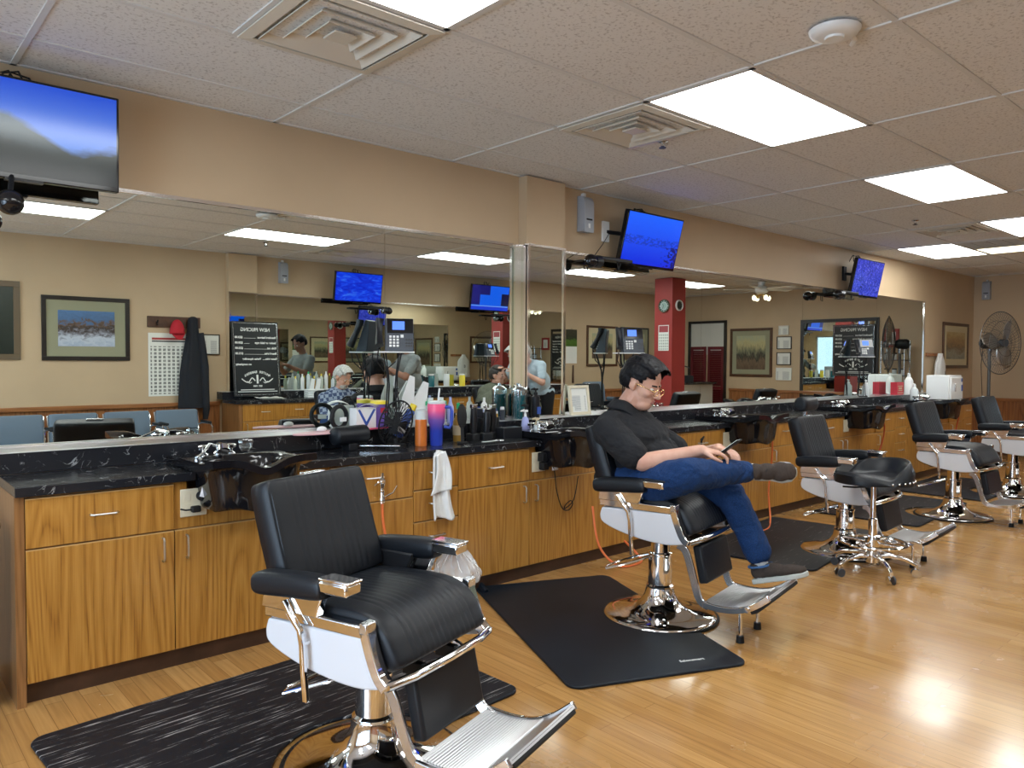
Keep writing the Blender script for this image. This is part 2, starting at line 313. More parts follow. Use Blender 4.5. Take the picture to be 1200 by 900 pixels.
# ------------------------------------------------------------------ mesh builder
class MB:
    def __init__(s): s.v = []; s.f = []; s.m = []
    def add(s, vs, fs, mi=0, M=None):
        o = len(s.v)
        s.v += [tuple((M @ V(p)) if M else p) for p in vs]
        s.f += [tuple(i+o for i in f) for f in fs]; s.m += [mi]*len(fs)
        return s
    def box(s, c, d, M=None, mi=0):
        x, y, z = c; a, b, e = d[0]/2, d[1]/2, d[2]/2
        vs = [(x-a, y-b, z-e), (x+a, y-b, z-e), (x+a, y+b, z-e), (x-a, y+b, z-e), (x-a, y-b, z+e), (x+a, y-b, z+e), (x+a, y+b, z+e), (x-a, y+b, z+e)]
        return s.add(vs, [(0, 3, 2, 1), (4, 5, 6, 7), (0, 1, 5, 4), (1, 2, 6, 5), (2, 3, 7, 6), (3, 0, 4, 7)], mi, M)
    def b2(s, x0, x1, y0, y1, z0, z1, M=None, mi=0):
        return s.box(((x0+x1)/2, (y0+y1)/2, (z0+z1)/2), (x1-x0, y1-y0, z1-z0), M, mi)
    def prism(s, poly, axis, a, b, M=None, mi=0):
        n = len(poly)
        def P(q, t):
            return {'x': (t, q[0], q[1]), 'y': (q[0], t, q[1]), 'z': (q[0], q[1], t)}[axis]
        vs = [P(q, a) for q in poly]+[P(q, b) for q in poly]
        fs = [tuple(range(n))[::-1], tuple(range(n, 2*n))]+[(i, (i+1) % n, (i+1) % n+n, i+n) for i in range(n)]
        return s.add(vs, fs, mi, M)
    def lathe(s, prof, n=32, M=None, mi=0, c=(0, 0, 0)):
        vs = []; fs = []; k = len(prof)
        for r, z in prof:
            for i in range(n):
                t = 2*pi*i/n; vs.append((c[0]+r*cos(t), c[1]+r*sin(t), c[2]+z))
        for j in range(k-1):
            for i in range(n):
                a = j*n+i; b = j*n+(i+1) % n; fs.append((a, b, b+n, a+n))
        ring = k >= 4 and prof[0][0] > 1e-6 and prof[-1][0] > 1e-6
        if ring:
            for i in range(n): a = (k-1)*n+i; b = (k-1)*n+(i+1) % n; fs.append((a, b, (i+1) % n, i))
        else:
            if prof[0][0] > 1e-6: fs.append(tuple(range(n))[::-1])
            if prof[-1][0] > 1e-6: fs.append(tuple((k-1)*n+i for i in range(n)))
        return s.add(vs, fs, mi, M)
    def cyl(s, p0, p1, r0, r1=None, n=16, mi=0, M=None):
        r1 = r0 if r1 is None else r1
        p0, p1 = V(p0), V(p1); d = p1-p0; q = V((0, 0, 1)).rotation_difference(d.normalized()).to_matrix().to_4x4()
        T = Matrix.Translation(p0) @ q
        if M: T = M @ T
        return s.lathe([(r0, 0), (r1, d.length)], n, T, mi)
    def ell(s, c, r, R=None, n=20, k=12, mi=0, M=None):
        vs = [(0, 0, -1)]; fs = []
        for j in range(1, k):
            a = -pi/2+pi*j/k
            for i in range(n): t = 2*pi*i/n; vs.append((cos(a)*cos(t), cos(a)*sin(t), sin(a)))
        vs.append((0, 0, 1)); T = Matrix.Translation(V(c)) @ (R.to_4x4() if R else Matrix.Identity(4)) @ Matrix.Diagonal((*r, 1))
        if M: T = M @ T
        for i in range(n): fs.append((0, 1+(i+1) % n, 1+i)); fs.append((len(vs)-1, len(vs)-1-n+i, len(vs)-1-n+(i+1) % n))
        for j in range(k-2):
            for i in range(n):
                a = 1+j*n+i; b = 1+j*n+(i+1) % n; fs.append((a, b, b+n, a+n))
        return s.add(vs, fs, mi, T)
    def cap(s, p0, p1, r0, r1=None, n=14, mi=0, M=None):
        r1 = r0 if r1 is None else r1
        s.ell(p0, (r0,)*3, n=n, k=8, mi=mi, M=M); s.ell(p1, (r1,)*3, n=n, k=8, mi=mi, M=M)
        if (V(p1)-V(p0)).length > 1e-5: s.cyl(p0, p1, r0, r1, n, mi, M)
        return s
    def tube(s, pts, r, n=8, closed=False, mi=0, M=None, flat=None):
        pts = [V(p) for p in pts]; m = len(pts); vs = []; fs = []
        rr = r if isinstance(r, (list, tuple)) else [r]*m
        up = None
        for i, p in enumerate(pts):
            if closed: d = (pts[(i+1) % m]-pts[i-1])
            else: d = pts[min(i+1, m-1)]-pts[max(i-1, 0)]
            d.normalize()
            if up is None:
                up = V((0, 0, 1)) if abs(d.z) < .9 else V((1, 0, 0))
            a = d.cross(up)
            if a.length < 1e-4: a = d.orthogonal()
            a.normalize(); up = a.cross(d).normalized()
            for k in range(n):
                t = 2*pi*k/n; vs.append(tuple(p+a*cos(t)*rr[i]*(flat or 1)+up*sin(t)*rr[i]))
        for i in range(m if closed else m-1):
            j = (i+1) % m
            for k in range(n): fs.append((i*n+k, i*n+(k+1) % n, j*n+(k+1) % n, j*n+k))
        if not closed: fs.append(tuple(range(n))[::-1]); fs.append(tuple((m-1)*n+k for k in range(n)))
        return s.add(vs, fs, mi, M)
    def ring(s, c, R, r, axis='z', n=40, k=8, mi=0, M=None, ry=None):
        ry = R if ry is None else ry; pts = []
        for i in range(n):
            t = 2*pi*i/n; a, b = R*cos(t), ry*sin(t)
            pts.append({'z': (c[0]+a, c[1]+b, c[2]), 'y': (c[0]+a, c[1], c[2]+b), 'x': (c[0], c[1]+a, c[2]+b)}[axis])
        return s.tube(pts, r, k, True, mi, M)
    def grid(s, nu, nv, fn, mi=0, M=None, thick=0):
        vs = [tuple(fn(i/(nu-1), j/(nv-1))) for j in range(nv) for i in range(nu)]
        fs = [(j*nu+i, j*nu+i+1, (j+1)*nu+i+1, (j+1)*nu+i) for j in range(nv-1) for i in range(nu-1)]
        return s.add(vs, fs, mi, M)
    def build(s, name, mats, parent=None, bev=0, seg=2, smooth=True, ang=38, solid=0, loc=None, rot=None, sub=0):
        me = bpy.data.meshes.new(name); me.from_pydata(s.v, [], s.f); 
        mats = mats if isinstance(mats, (list, tuple)) else [mats]
        for q in mats: me.materials.append(MATS[q])
        for p, mi in zip(me.polygons, s.m): p.material_index = mi
        bm = bmesh.new(); bm.from_mesh(me); bmesh.ops.recalc_face_normals(bm, faces=bm.faces); bm.to_mesh(me); bm.free()
        if smooth:
            for p in me.polygons: p.use_smooth = True
            me.set_sharp_from_angle(angle=radians(ang))
        o = bpy.data.objects.new(name, me); COL.objects.link(o)
        if parent: o.parent = parent
        if loc: o.location = loc
        if rot: o.rotation_euler = rot
        if solid:
            q = o.modifiers.new('s', 'SOLIDIFY'); q.thickness = solid; q.offset = 0
        if bev:
            q = o.modifiers.new('b', 'BEVEL'); q.width = bev; q.segments = seg; q.limit_method = 'ANGLE'; q.angle_limit = radians(40)
        if sub:
            q = o.modifiers.new('u', 'SUBSURF'); q.levels = sub; q.render_levels = sub
        return o

def tag(o, label=None, cat=None, group=None, kind=None):
    if label: o['label'] = label
    if cat: o['category'] = cat
    if group: o['group'] = group
    if kind: o['kind'] = kind
    return o
def thing(name, label, cat, loc=(0, 0, 0), rz=0, group=None):
    o = bpy.data.objects.new(name, None); COL.objects.link(o); o.empty_display_size = .1
    o.location = loc; o.rotation_euler = (0, 0, rz)
    return tag(o, label, cat, group)
def copy_tree(o, parent=None):
    c = o.copy(); COL.objects.link(c)
    if parent: c.parent = parent
    for ch in [q for q in bpy.data.objects if q.parent == o]: copy_tree(ch, c)
    return c
def dup(o, loc, rz=0, label=None, group=None):
    c = copy_tree(o); c.location = loc; c.rotation_euler = (0, 0, rz)
    if label: c['label'] = label
    if group: c['group'] = group
    return c
def struct(name, mb, mat, **k):
    o = mb.build(name, mat, **k); o['kind'] = 'structure'; return o
def blob(mb, name, mats, parent=None, vox=.01, smooth=6, fac=.6, noise=None):
    """voxel-merge overlapping closed volumes into one continuous surface"""
    me = bpy.data.meshes.new('t'); me.from_pydata(mb.v, [], mb.f)
    t = bpy.data.objects.new('t', me); COL.objects.link(t)
    r = t.modifiers.new('r', 'REMESH'); r.mode = 'VOXEL'; r.voxel_size = vox; r.adaptivity = 0
    if smooth:
        q = t.modifiers.new('s', 'SMOOTH'); q.iterations = smooth; q.factor = fac
    if noise:
        tx = bpy.data.textures.new('n', 'CLOUDS'); tx.noise_scale = noise[1]; tx.noise_depth = 2
        d = t.modifiers.new('d', 'DISPLACE'); d.texture = tx; d.strength = noise[0]; d.mid_level = .5; d.texture_coords = 'GLOBAL'
    dg = bpy.context.evaluated_depsgraph_get(); dg.update()
    out = bpy.data.meshes.new_from_object(t.evaluated_get(dg)); out.name = name
    bpy.data.objects.remove(t); bpy.data.meshes.remove(me)
    out.materials.clear()
    for m in (mats if isinstance(mats, (list, tuple)) else [mats]): out.materials.append(MATS[m])
    for p in out.polygons: p.use_smooth = True
    o = bpy.data.objects.new(name, out); COL.objects.link(o)
    if parent: o.parent = parent
    return o
def text_obj(body, name, mat, size, parent, loc, rot=(pi/2, 0, 0), align='LEFT', ext=.0006, mirror=False, mat_world=None, shear=0, maxw=None, bold=0):
    cu = bpy.data.curves.new('t', 'FONT'); cu.body = body; cu.size = size; cu.align_x = align; cu.extrude = ext; cu.shear = shear; cu.resolution_u = 2; cu.offset = bold
    t = bpy.data.objects.new('t', cu); COL.objects.link(t)
    dg = bpy.context.evaluated_depsgraph_get(); dg.update()
    me = bpy.data.meshes.new_from_object(t.evaluated_get(dg)); bpy.data.objects.remove(t)
    if maxw:
        w = max(v.co.x for v in me.vertices)-min(v.co.x for v in me.vertices)
        if w > maxw:
            for v in me.vertices: v.co.x *= maxw/w
    me.materials.clear(); me.materials.append(MATS[mat])
    o = bpy.data.objects.new(name, me); COL.objects.link(o); o.parent = parent; o.location = loc; o.rotation_euler = rot
    return o

D = 4.04; OPP = -1.35; CH = .875; LH = .965; H = 2.67; FX = 13.0; LX = -2.4
# ------------------------------------------------------------------ room shell
struct('floor', MB().b2(LX-.1, FX+.1, OPP-.1, D+.1, -.06, 0), 'floor', smooth=False)
struct('ceiling', MB().b2(LX-.1, FX+.1, OPP-.1, D+.1, H+.012, H+.08), 'tile', smooth=False)
struct('wall_mirror_side', MB().b2(LX-.1, FX+.1, D, D+.1, 0, H+.012), 'wall', smooth=False)
struct('wall_waiting_side', MB().b2(LX-.1, FX+.1, OPP-.1, OPP, 0, H+.012), 'wall', smooth=False)
struct('wall_far', MB().b2(FX, FX+.1, OPP, D, 0, H+.012), 'wall', smooth=False)
# left wall: storefront window opening
w = MB()
w.b2(LX-.1, LX, OPP, -.9, 0, H+.012).b2(LX-.1, LX, 3.5, D, 0, H+.012).b2(LX-.1, LX, -.9, 3.5, 0, .35).b2(LX-.1, LX, -.9, 3.5, 2.35, H+.012)
struct('wall_street_side', w, 'wall', smooth=False)
fr = MB()
for y in (-.88, .58, 2.03, 3.48): fr.b2(LX-.08, LX-.02, y-.025, y+.025, .35, 2.35)
fr.b2(LX-.08, LX-.02, -.9, 3.5, .35, .40).b2(LX-.08, LX-.02, -.9, 3.5, 2.30, 2.35)
win = struct('window_1', fr, 'alu', smooth=False)
pn = MB().b2(LX-.053, LX-.047, -.88, 3.48, .38, 2.32).build('window_pane', 'pane', win, smooth=False)

# suspended grid: 2x4 ft modules
gx0, gy0, TX, TY = .609, 3.673, 1.2192, .6096
g = MB()
i = -3
while gx0+i*TX < FX:
    x = gx0+i*TX
    if x > LX: g.b2(x-.012, x+.012, OPP, D, H+.005, H+.012)
    i += 1
j = -1
for j in range(0, 9):
    y = gy0-j*TY
    if OPP < y < D: g.b2(LX, FX, y-.012, y+.012, H+.006, H+.012)
for x in (gx0+.5*TX, gx0+6.5*TX, gx0+2.5*TX): g.b2(x-.012, x+.012, gy0-2*TY, gy0-TY, H+.005, H+.012)
x = gx0+3.5*TX; g.b2(x-.012, x+.012, gy0-7*TY, gy0-6*TY, H+.005, H+.012)
# wall angle
g.b2(LX, FX, D-.02, D, H+.005, H+.012).b2(LX, FX, OPP, OPP+.02, H+.005, H+.012).b2(FX-.02, FX, OPP, D, H+.005, H+.012)
struct('trim_1', g, 'tbar', smooth=False)

# pillars (this side and opposite side)
PX0, PX1, PY = 3.64, 4.02, 3.955
struct('trim_2', MB().b2(PX0, PX1, PY, D+.01, LH, H), 'wall', smooth=False)
struct('trim_3', MB().b2(3.62, 3.98, OPP-.01, OPP+.085, LH, H), 'wall', smooth=False)
# free red column
red = MB().b2(9.74, 10.08, .50, .84, 0, H)
struct('trim_4', red, 'redwall', smooth=False)

# wainscot with grooves
def wains(x0, x1, y0, y1, name):
    m = MB(); alongx = abs(x1-x0) > abs(y1-y0)
    a, b = (x0, x1) if alongx else (y0, y1); t = a; st = .085
    dx = 1 if alongx else 0
    while t < b-.01:
        e = min(t+st-.006, b)
        if alongx: m.b2(t, e, min(y0, y1), max(y0, y1), .09, .80)
        else: m.b2(min(x0, x1), max(x0, x1), t, e, .09, .80)
        t += st
    if alongx: m.b2(a, b, min(y0, y1)+(.004 if y0 > 0 else 0), max(y0, y1)-(.004 if y0 < 0 else 0), .09, .80)
    else: m.b2(min(x0, x1)+.004, max(x0, x1), a, b, .09, .80)
    return struct(name, m, 'wainscot', smooth=False)
wains(LX, 3.53, OPP, OPP+.012, 'trim_5'); wains(9.65, FX, OPP, OPP+.012, 'trim_6'); 
wains(FX-.012, FX, -.2, D, 'trim_7'); wains(11.22, FX-.012, D-.012, D, 'trim_8')
def rail(x0, x1, y0, y1, z0, z1, name, m='oak_rail'): struct(name, MB().b2(x0, x1, y0, y1, z0, z1), m, bev=.006, smooth=False)
rail(LX, 3.53, OPP, OPP+.035, .80, .85, 'trim_9'); rail(9.65, FX, OPP, OPP+.035, .80, .85, 'trim_10')
rail(FX-.035, FX, -.2, D, .80, .85, 'trim_11'); rail(11.22, FX-.035, D-.035, D, .80, .85, 'trim_12')
rail(LX, 3.53, OPP, OPP+.02, 0, .09, 'baseboard_waiting_side', 'kick'); rail(9.65, FX, OPP, OPP+.02, 0, .09, 'baseboard_waiting_far', 'kick')
rail(FX-.02, FX, -.2, D, 0, .09, 'baseboard_far', 'kick'); rail(11.22, FX-.02, D-.02, D, 0, .09, 'baseboard_mirror_side', 'kick')

# ------------------------------------------------------------------ lights, vents
def light(cx, cy, w, d, name='ceiling_light', mat='lamp', label='', group='fluorescent ceiling panels'):
    t = thing(name, label, 'light', (cx, cy, H), 0, group)
    f = MB()
    for s in (-1, 1):
        f.b2(-w/2, w/2, s*(d/2-.012)-.012, s*(d/2-.012)+.012, .003, .012); f.b2(s*(w/2-.012)-.012, s*(w/2-.012)+.012, -d/2, d/2, .003, .012)
    f.build('frame', 'tbar', t, smooth=False)
    MB().b2(-w/2+.024, w/2-.024, -d/2+.024, d/2-.024, .004, .011).build('diffuser', mat, t, smooth=False)
    return t
names_mirror = {0: 'white ceiling light panel nearest the camera, above the first mat, cut by the top edge', 2: 'large bright ceiling light panel between the smoke detector and the square air vent', 4: 'white ceiling light panel third along the mirror side row', 6: 'white ceiling light panel at the right edge, fourth along the mirror side row'}
for i, lb in names_mirror.items(): light(gx0+(i+.5)*TX, gy0-2.5*TY, TX, TY, label=lb)
for r_ in (2.5, 5.5): light(gx0-1.5*TX, gy0-r_*TY, TX, TY, label=['ceiling light panel of the mirror side row before the nearest one, above the counter end', 'ceiling light panel of the waiting side row nearest the street window'][r_ > 3])  # two out-of-view panels added as fill, continuing the row pattern
light(gx0+7.5*TX, gy0-.5*TY, TX, TY, label='white ceiling light panel close to the mirror wall near the far corner')
light(gx0+7.75*TX, gy0-1.5*TY, TX/2, TY, mat='lamp_yellow', label='small yellowish square ceiling light beside the far return grille')
for i, lb in {0: 'ceiling light panel over the waiting chairs, seen in the mirror behind the left television', 2: 'ceiling light panel over the waiting side, seen in the mirror above the pricing board', 4: 'ceiling light panel over the waiting side, seen in the mirror left of the pillar', 6: 'ceiling light panel over the waiting side, seen in the mirror behind the middle television', 8: 'ceiling light panel over the waiting side, seen in the mirror right of the red column'}.items():
    light(gx0+(i+.5)*TX, gy0-5.5*TY, TX, TY, label=lb)

def vent(cx, cy, label, mat='cream_metal'):
    t = thing('ceiling_vent', label, 'vent', (cx, cy, H), 0, 'square ceiling air vents')
    s = .595
    f = MB(); 
    def sq(a, b, z0, z1, m):
        # square ring, flaring from half-size a at z0 to b at z1, with thickness
        for k in range(4):
            R = Matrix.Rotation(k*pi/2, 4, 'Z')
            m.add([(-a, -a, z0), (a, -a, z0), (b, -b, z1), (-b, -b, z1), (-a, -a, z0+.006), (a, -a, z0+.006), (b, -b, z1+.006), (-b, -b, z1+.006)],
                  [(0, 1, 2, 3), (7, 6, 5, 4), (0, 4, 5, 1), (3, 2, 6, 7), (0, 3, 7, 4), (1, 5, 6, 2)], 0, R)
        return m
    sq(s/2, s/2-.045, -.004, -.010, f); f.build('frame', mat, t, smooth=False)
    for a in (.235, .165, .10):
        sq(a, a-.05, -.012, .035, MB()).build('louver', mat, t, smooth=False)
    MB().box((0, 0, -.012), (.10, .10, .008)).build('center_plate', mat, t, bev=.003)
    MB().b2(-s/2+.02, s/2-.02, -s/2+.02, s/2-.02, .030, .034).build('backing', 'satin_black', t, smooth=False)
    return t
vent(gx0+.75*TX, gy0-1.5*TY, 'dusty square air vent at the top left beside the nearest ceiling light')
vent(gx0+2.25*TX, gy0-1.5*TY, 'square air vent below the large bright ceiling light, mirror side')
vent(gx0+6.25*TX, gy0-1.5*TY, 'square air vent among the far lights near the right edge')
vent(gx0+3.25*TX, gy0-6.5*TY, 'square air vent on the waiting side, seen in the mirror above the pricing board')
t = thing('return_grille', 'dark slotted return air grille next to the yellowish ceiling light', 'vent', (gx0+7.25*TX, gy0-1.5*TY, H))
f = MB(); s = .29
for q in (-1, 1): f.b2(-s, s, q*s-.015, q*s+.015, -.006, .004); f.b2(q*s-.015, q*s+.015, -s, s, -.006, .004)
f.build('frame', 'cream_metal', t, smooth=False)
f = MB()
for k in range(14): f.box((-s+.04+k*.04, 0, -.001), (.012, 2*s, .004))
for k in (-1, 0, 1): f.box((0, k*.15, -.003), (2*s, .008, .006))
f.build('slats', 'cream_metal', t, smooth=False); MB().b2(-s, s, -s, s, .006, .010).build('backing', 'satin_black', t, smooth=False)

def sprinkler(x, y, label):
    t = thing('fire_sprinkler', label, 'sprinkler', (x, y, H), 0, 'fire sprinkler heads')
    MB().lathe([(.0, 0), (.032, 0), (.032, -.004), (.012, -.012), (.012, -.03), (0, -.03)][::-1], 20).build('escutcheon', 'chrome_soft', t)
    MB().lathe([(0, -.042), (.02, -.042), (.022, -.038), (.008, -.036), (.008, -.028), (0, -.028)], 16).build('deflector', 'dark_grey', t)
sprinkler(3.66, 2.80, 'small dark fire sprinkler head left of the large ceiling light')
sprinkler(7.38, 2.79, 'small dark fire sprinkler head beyond the third ceiling light')
sprinkler(3.60, -.13, 'small fire sprinkler head on the waiting side, seen in the mirror below a ceiling light')
t = thing('smoke_detector', 'round white ceiling device with a small inner ring and a short cable cover', 'smoke detector', (2.93, 1.42, H))
MB().lathe([(0, -.028), (.06, -.028), (.085, -.02), (.095, -.006), (.096, .0), (0, 0)], 40).build('housing', 'white_plastic', t)
MB().lathe([(.0, -.036), (.035, -.036), (.038, -.027), (0, -.027)], 28).build('sensor_cap', 'white_plastic', t)
MB().tube([(.08, -.03, -.006), (.13, -.02, -.008), (.17, .01, -.006)], .010, 8).build('cable_cover', 'white_plastic', t)

# ceiling fan seen in the right mirror
t = thing('ceiling_fan', 'white ceiling fan with brass lights, mirrored right of the red column', 'ceiling fan', (11.3, 1.45, H))
MB().lathe([(0, -.20), (.06, -.2), (.10, -.17), (.11, -.12), (.09, -.08), (.05, -.06), (.06, 0), (0, 0)], 28).build('motor', 'white_plastic', t)
for k in range(5):
    a = 2*pi*k/5+.3; R = Matrix.Rotation(a, 4, 'Z')
    MB().prism([(.10, -.045), (.20, -.06), (.55, -.07), (.60, -.05), (.60, .05), (.55, .07), (.20, .06), (.10, .045)], 'z', -.125, -.118, R @ Matrix.Rotation(.15, 4, 'X')).build('blade', 'white_plastic', t, bev=.002)
plain('brass', (.70, .50, .20), .25, 1); emis('fan_bulb', (1, .9, .65), 3)
for k in range(4):
    a = 2*pi*k/4+.5; p = (.11*cos(a), .11*sin(a), -.24)
    MB().cyl((0, 0, -.2), p, .012).ell(p, (.03, .03, .03)).build('light_arm', 'brass', t)
    MB().ell((.13*cos(a), .13*sin(a), -.265), (.035, .035, .045)).build('bulb', 'fan_bulb', t)

# ------------------------------------------------------------------ mirrors
def mirror(x0, x1, y, z0, z1, label, face=-1, chan=True, ends=(False, False)):
    t = thing('wall_mirror', label, 'mirror', ((x0+x1)/2, y, z0), 0, 'frameless wall mirror sheets'); w = (x1-x0)/2
    yy = face*.006
    MB().b2(-w+.0012, w-.0012, min(0, yy), max(0, yy), .002, z1-z0-.002).build('mirror_glass', 'mirror', t, smooth=False)
    if chan:
        MB().b2(-w, w, min(0, face*.014), max(0, face*.014), z1-z0-.006, z1-z0+.012).build('top_channel', 'chrome', t, smooth=False); MB().b2(-w, w, min(0, face*.014), max(0, face*.014), -.005, .006).build('bottom_channel', 'chrome', t, smooth=False)
        for k, e in enumerate(ends):
            if e: sx = (-w, -w+.022) if k == 0 else (w-.022, w); MB().b2(sx[0], sx[1], min(0, face*.016), max(0, face*.016), 0, z1-z0).build('side_channel', 'chrome', t, smooth=False)
    return t
MZ0, MZ1 = .975, 2.185
mirror(-.60, 2.53, D, MZ0, MZ1, 'mirror sheet behind the near barber chair, reflecting the waiting chairs')
mirror(2.53, PX0-.004, D, MZ0, MZ1, 'mirror sheet left of the pillar behind the crowded counter', ends=(False, True))
t = mirror(PX0, PX1, PY, MZ0, MZ1, 'narrow mirror on the front of the pillar', ends=(True, True))
t = thing('wall_mirror', 'very narrow mirror strip on the left side of the pillar', 'mirror', (PX0, (PY+D)/2, MZ0), 0, 'frameless wall mirror sheets')
MB().b2(-.006, 0, -.042, .034, 0, MZ1-MZ0).build('mirror_glass', 'mirror', t, smooth=False)
MB().b2(-.016, 0, -.042, -.022, 0, MZ1-MZ0).b2(-.016, 0, -.042, .034, MZ1-MZ0-.006, MZ1-MZ0+.01).build('chrome_channel', 'chrome', t, smooth=False)
xs = [4.02, 5.87, 7.72, 9.55, 11.05]
lb = ['mirror sheet right of the pillar, behind the seated man and the middle television', 'mirror sheet reflecting the red column and the ceiling fan', 'mirror sheet behind the third barber chair reflecting the black framed mirror', 'last mirror sheet at the far end of the counter']
for k in range(4): mirror(xs[k]+(.004 if k == 0 else 0), xs[k+1], D, MZ0, MZ1, lb[k], ends=(False, k == 3))
# opposite side mirrors
xs = [3.98, 5.8, 7.65, 9.5]
for k in range(3): mirror(xs[k]+(.004 if k == 0 else 0), xs[k+1], OPP, MZ0, MZ1, ['mirror sheet on the waiting side just beyond the pricing board', 'middle mirror sheet on the waiting side', 'last mirror sheet on the waiting side'][k], face=1)
mirror(3.62, 3.98, OPP+.085, MZ0, MZ1, 'narrow mirror on the pillar of the waiting side, behind the pricing board', face=1, ends=(True, True))

# ------------------------------------------------------------------ counters
def handle(parent, p, vertical=False, L_=.10):
    x, y, z = p; m = MB(); h = L_/2; o = .028
    if vertical: pts = [(x, y, z-h), (x, y-o*.7, z-h), (x, y-o, z-h+.008), (x, y-o, z+h-.008), (x, y-o*.7, z+h), (x, y, z+h)]
    else: pts = [(x-h, y, z), (x-h, y-o*.7, z), (x-h+.008, y-o, z), (x+h-.008, y-o, z), (x+h, y-o*.7, z), (x+h, y, z)]
    return m.tube(pts, .0045, 8).build('handle', 'steel_handle', parent)
TOPZ = .835; FD = .018
def front(parent, name, x0, x1, z0, z1, hpos=None, vert=False):
    g = .002
    d = MB().b2(x0+g, x1-g, -FD, 0, z0+g, z1-g).build(name, 'oak', parent, bev=.0015, smooth=False)
    MB().b2(x0+g, x1-g, -FD-.0006, -.002, z1-g-.0035, z1-g+.0006).build('edge_band', 'door_edge', d, smooth=False)
    if hpos: handle(d, (hpos[0], -FD, hpos[1]), vert)
    return d
def carcass(t, w, depth=.53, notch=False):
    m = MB().b2(.0, w, .0005, depth, .085, .715 if notch else TOPZ)
    if notch: m.b2(0, .055, .0005, depth, .715, TOPZ).b2(.545, w, .0005, depth, .715, TOPZ).b2(.055, .545, .13, depth, .715, TOPZ)
    m.build('body', 'oak_panel', t, smooth=False)
    MB().b2(.0, w, .03, depth, 0, .085).build('toe_kick', 'kick', t, smooth=False)
def cab_door(x, y, rz, lab, W=.56, end=False, knob='r'):
    t = thing('base_cabinet', lab, 'cabinet', (x, y, 0), rz, 'oak cabinets with one drawer over one door'); carcass(t, W)
    front(t, 'drawer', 0, W, .625, .825, (W/2, .735))
    front(t, 'door', 0, W, .09, .622, (W-.05 if knob == 'r' else .05, .545), True)
    if end:
        MB().b2(-.034, -.001, -.012, .53, 0, TOPZ).build('end_panel', 'oak_panel', t, smooth=False)
    return t
def cab_sink(x, y, rz, lab, W=.76):
    t = thing('sink_cabinet', lab, 'cabinet', (x, y, 0), rz, 'oak cabinets under the shampoo bowls'); carcass(t, W, notch=True)
    front(t, 'door', 0, W, .09, .622, (.05, .545), True)
    MB().prism([(.002, .625), (W-.002, .625), (W-.002, .83), (.545, .83), (.535, .70), (.065, .70), (.055, .83), (.002, .83)], 'y', -.006, 0).build('apron', 'oak', t, smooth=False)
    return t
def cab_mid(x, y, rz, lab, W=.50):
    t = thing('base_cabinet', lab, 'cabinet', (x, y, 0), rz, 'oak cabinets with one drawer over one door, beside the bowls'); carcass(t, W)
    front(t, 'drawer', 0, W, .625, .825, (W/2, .755)); front(t, 'door', 0, W, .09, .622, (.05, .545), True)
    return t
def cab_draw(x, y, rz, lab, W=.31):
    t = thing('drawer_cabinet', lab, 'cabinet', (x, y, 0), rz, 'narrow oak drawer stacks'); carcass(t, W)
    for k, (a, b) in enumerate([(.655, .825), (.48, .652), (.29, .477), (.09, .287)]): front(t, 'drawer', 0, W, a, b, (W/2, (a+b)/2+.01))
    return t
FY = 3.488
wh = ['under the first bowl', 'under the second bowl, left of the seated man', 'right behind the seated man', 'behind the third barber chair', 'at the far end of the counter']
cab_door(.54, FY, 0, 'scuffed oak cabinet at the left end of the counter, drawer over door', end=True)
MOD = 2.13
for k in range(5):
    x = 1.10+MOD*k
    cab_sink(x, FY, 0, 'oak sink cabinet '+['below the nearest shampoo bowl with two plugs in its outlet', 'below the second shampoo bowl behind the seated man', 'below the third shampoo bowl by the crossed foot', 'below the fourth shampoo bowl behind the third barber chair', 'below the last shampoo bowl by the towel warmer'][k])
    cab_mid(x+.76, FY, 0, 'oak cabinet '+['with the sprayer hose hanging from its drawer handle, first from the left', 'behind the legs of the seated man, drawer over door', 'with an orange hose, between the seated man and the stool', 'with a red hose, behind the fourth barber chair', 'last on the counter below the towel warmer'][k])
    cab_draw(x+1.26, FY, 0, 'narrow oak drawer stack '+['with the white towel hanging on it', 'hidden partly by the knee of the seated man', 'behind the backrest of the third barber chair', 'left of the fourth barber chair backrest', 'at the far end by the wainscot'][k])
    if k < 4: cab_door(x+1.57, FY, 0, 'oak cabinet '+['scratched around its drawer handle, left of the second bowl', 'left of the third bowl, above the man\'s phone', 'left of the fourth bowl with a drawer handle in two marks', 'left of the last bowl, behind the fourth barber chair'][k])
CE = 11.19
def worktop(x0, x1, yf, notches, s, name_lab, ledge_lab):
    """s=+1: wall at larger y.  built with notches where the bowls hang"""
    m = MB(); segs = []; a = x0
    yb = yf+s*.41
    for n0, n1 in notches:
        segs.append((a, n0, 0)); segs.append((n0, n1, 1)); a = n1
    segs.append((a, x1, 0))
    for p, q, k in segs:
        y0 = yf+s*.30*k; m.b2(p, q, min(y0, yb), max(y0, yb), TOPZ, CH)
    o = m.build('worktop', 'marble', bev=.003, smooth=False); tag(o, name_lab, 'countertop')
    l = MB().b2(x0, x1, min(yb, yf+s*.59), max(yb, yf+s*.586), TOPZ+.04, LH); o2 = l.build('ledge', 'marble', bev=.002, smooth=False)
    tag(o2, ledge_lab, 'shelf')
    yc = yf+s*.405
    MB().b2(x0, x1, min(yc, yc+s*.18), max(yc, yc+s*.18), LH, LH+.004).build('metal_top', 'alu', o2, smooth=False, bev=.001)
    return o
YF = 3.452
bx = [1.17+MOD*k for k in range(5)]
worktop(.506, CE, YF, [(b+.02, b+.44) for b in bx], 1, 'long black marble-look worktop running below the mirrors of the near row', 'raised black ledge with a metal top below the near row of mirrors')
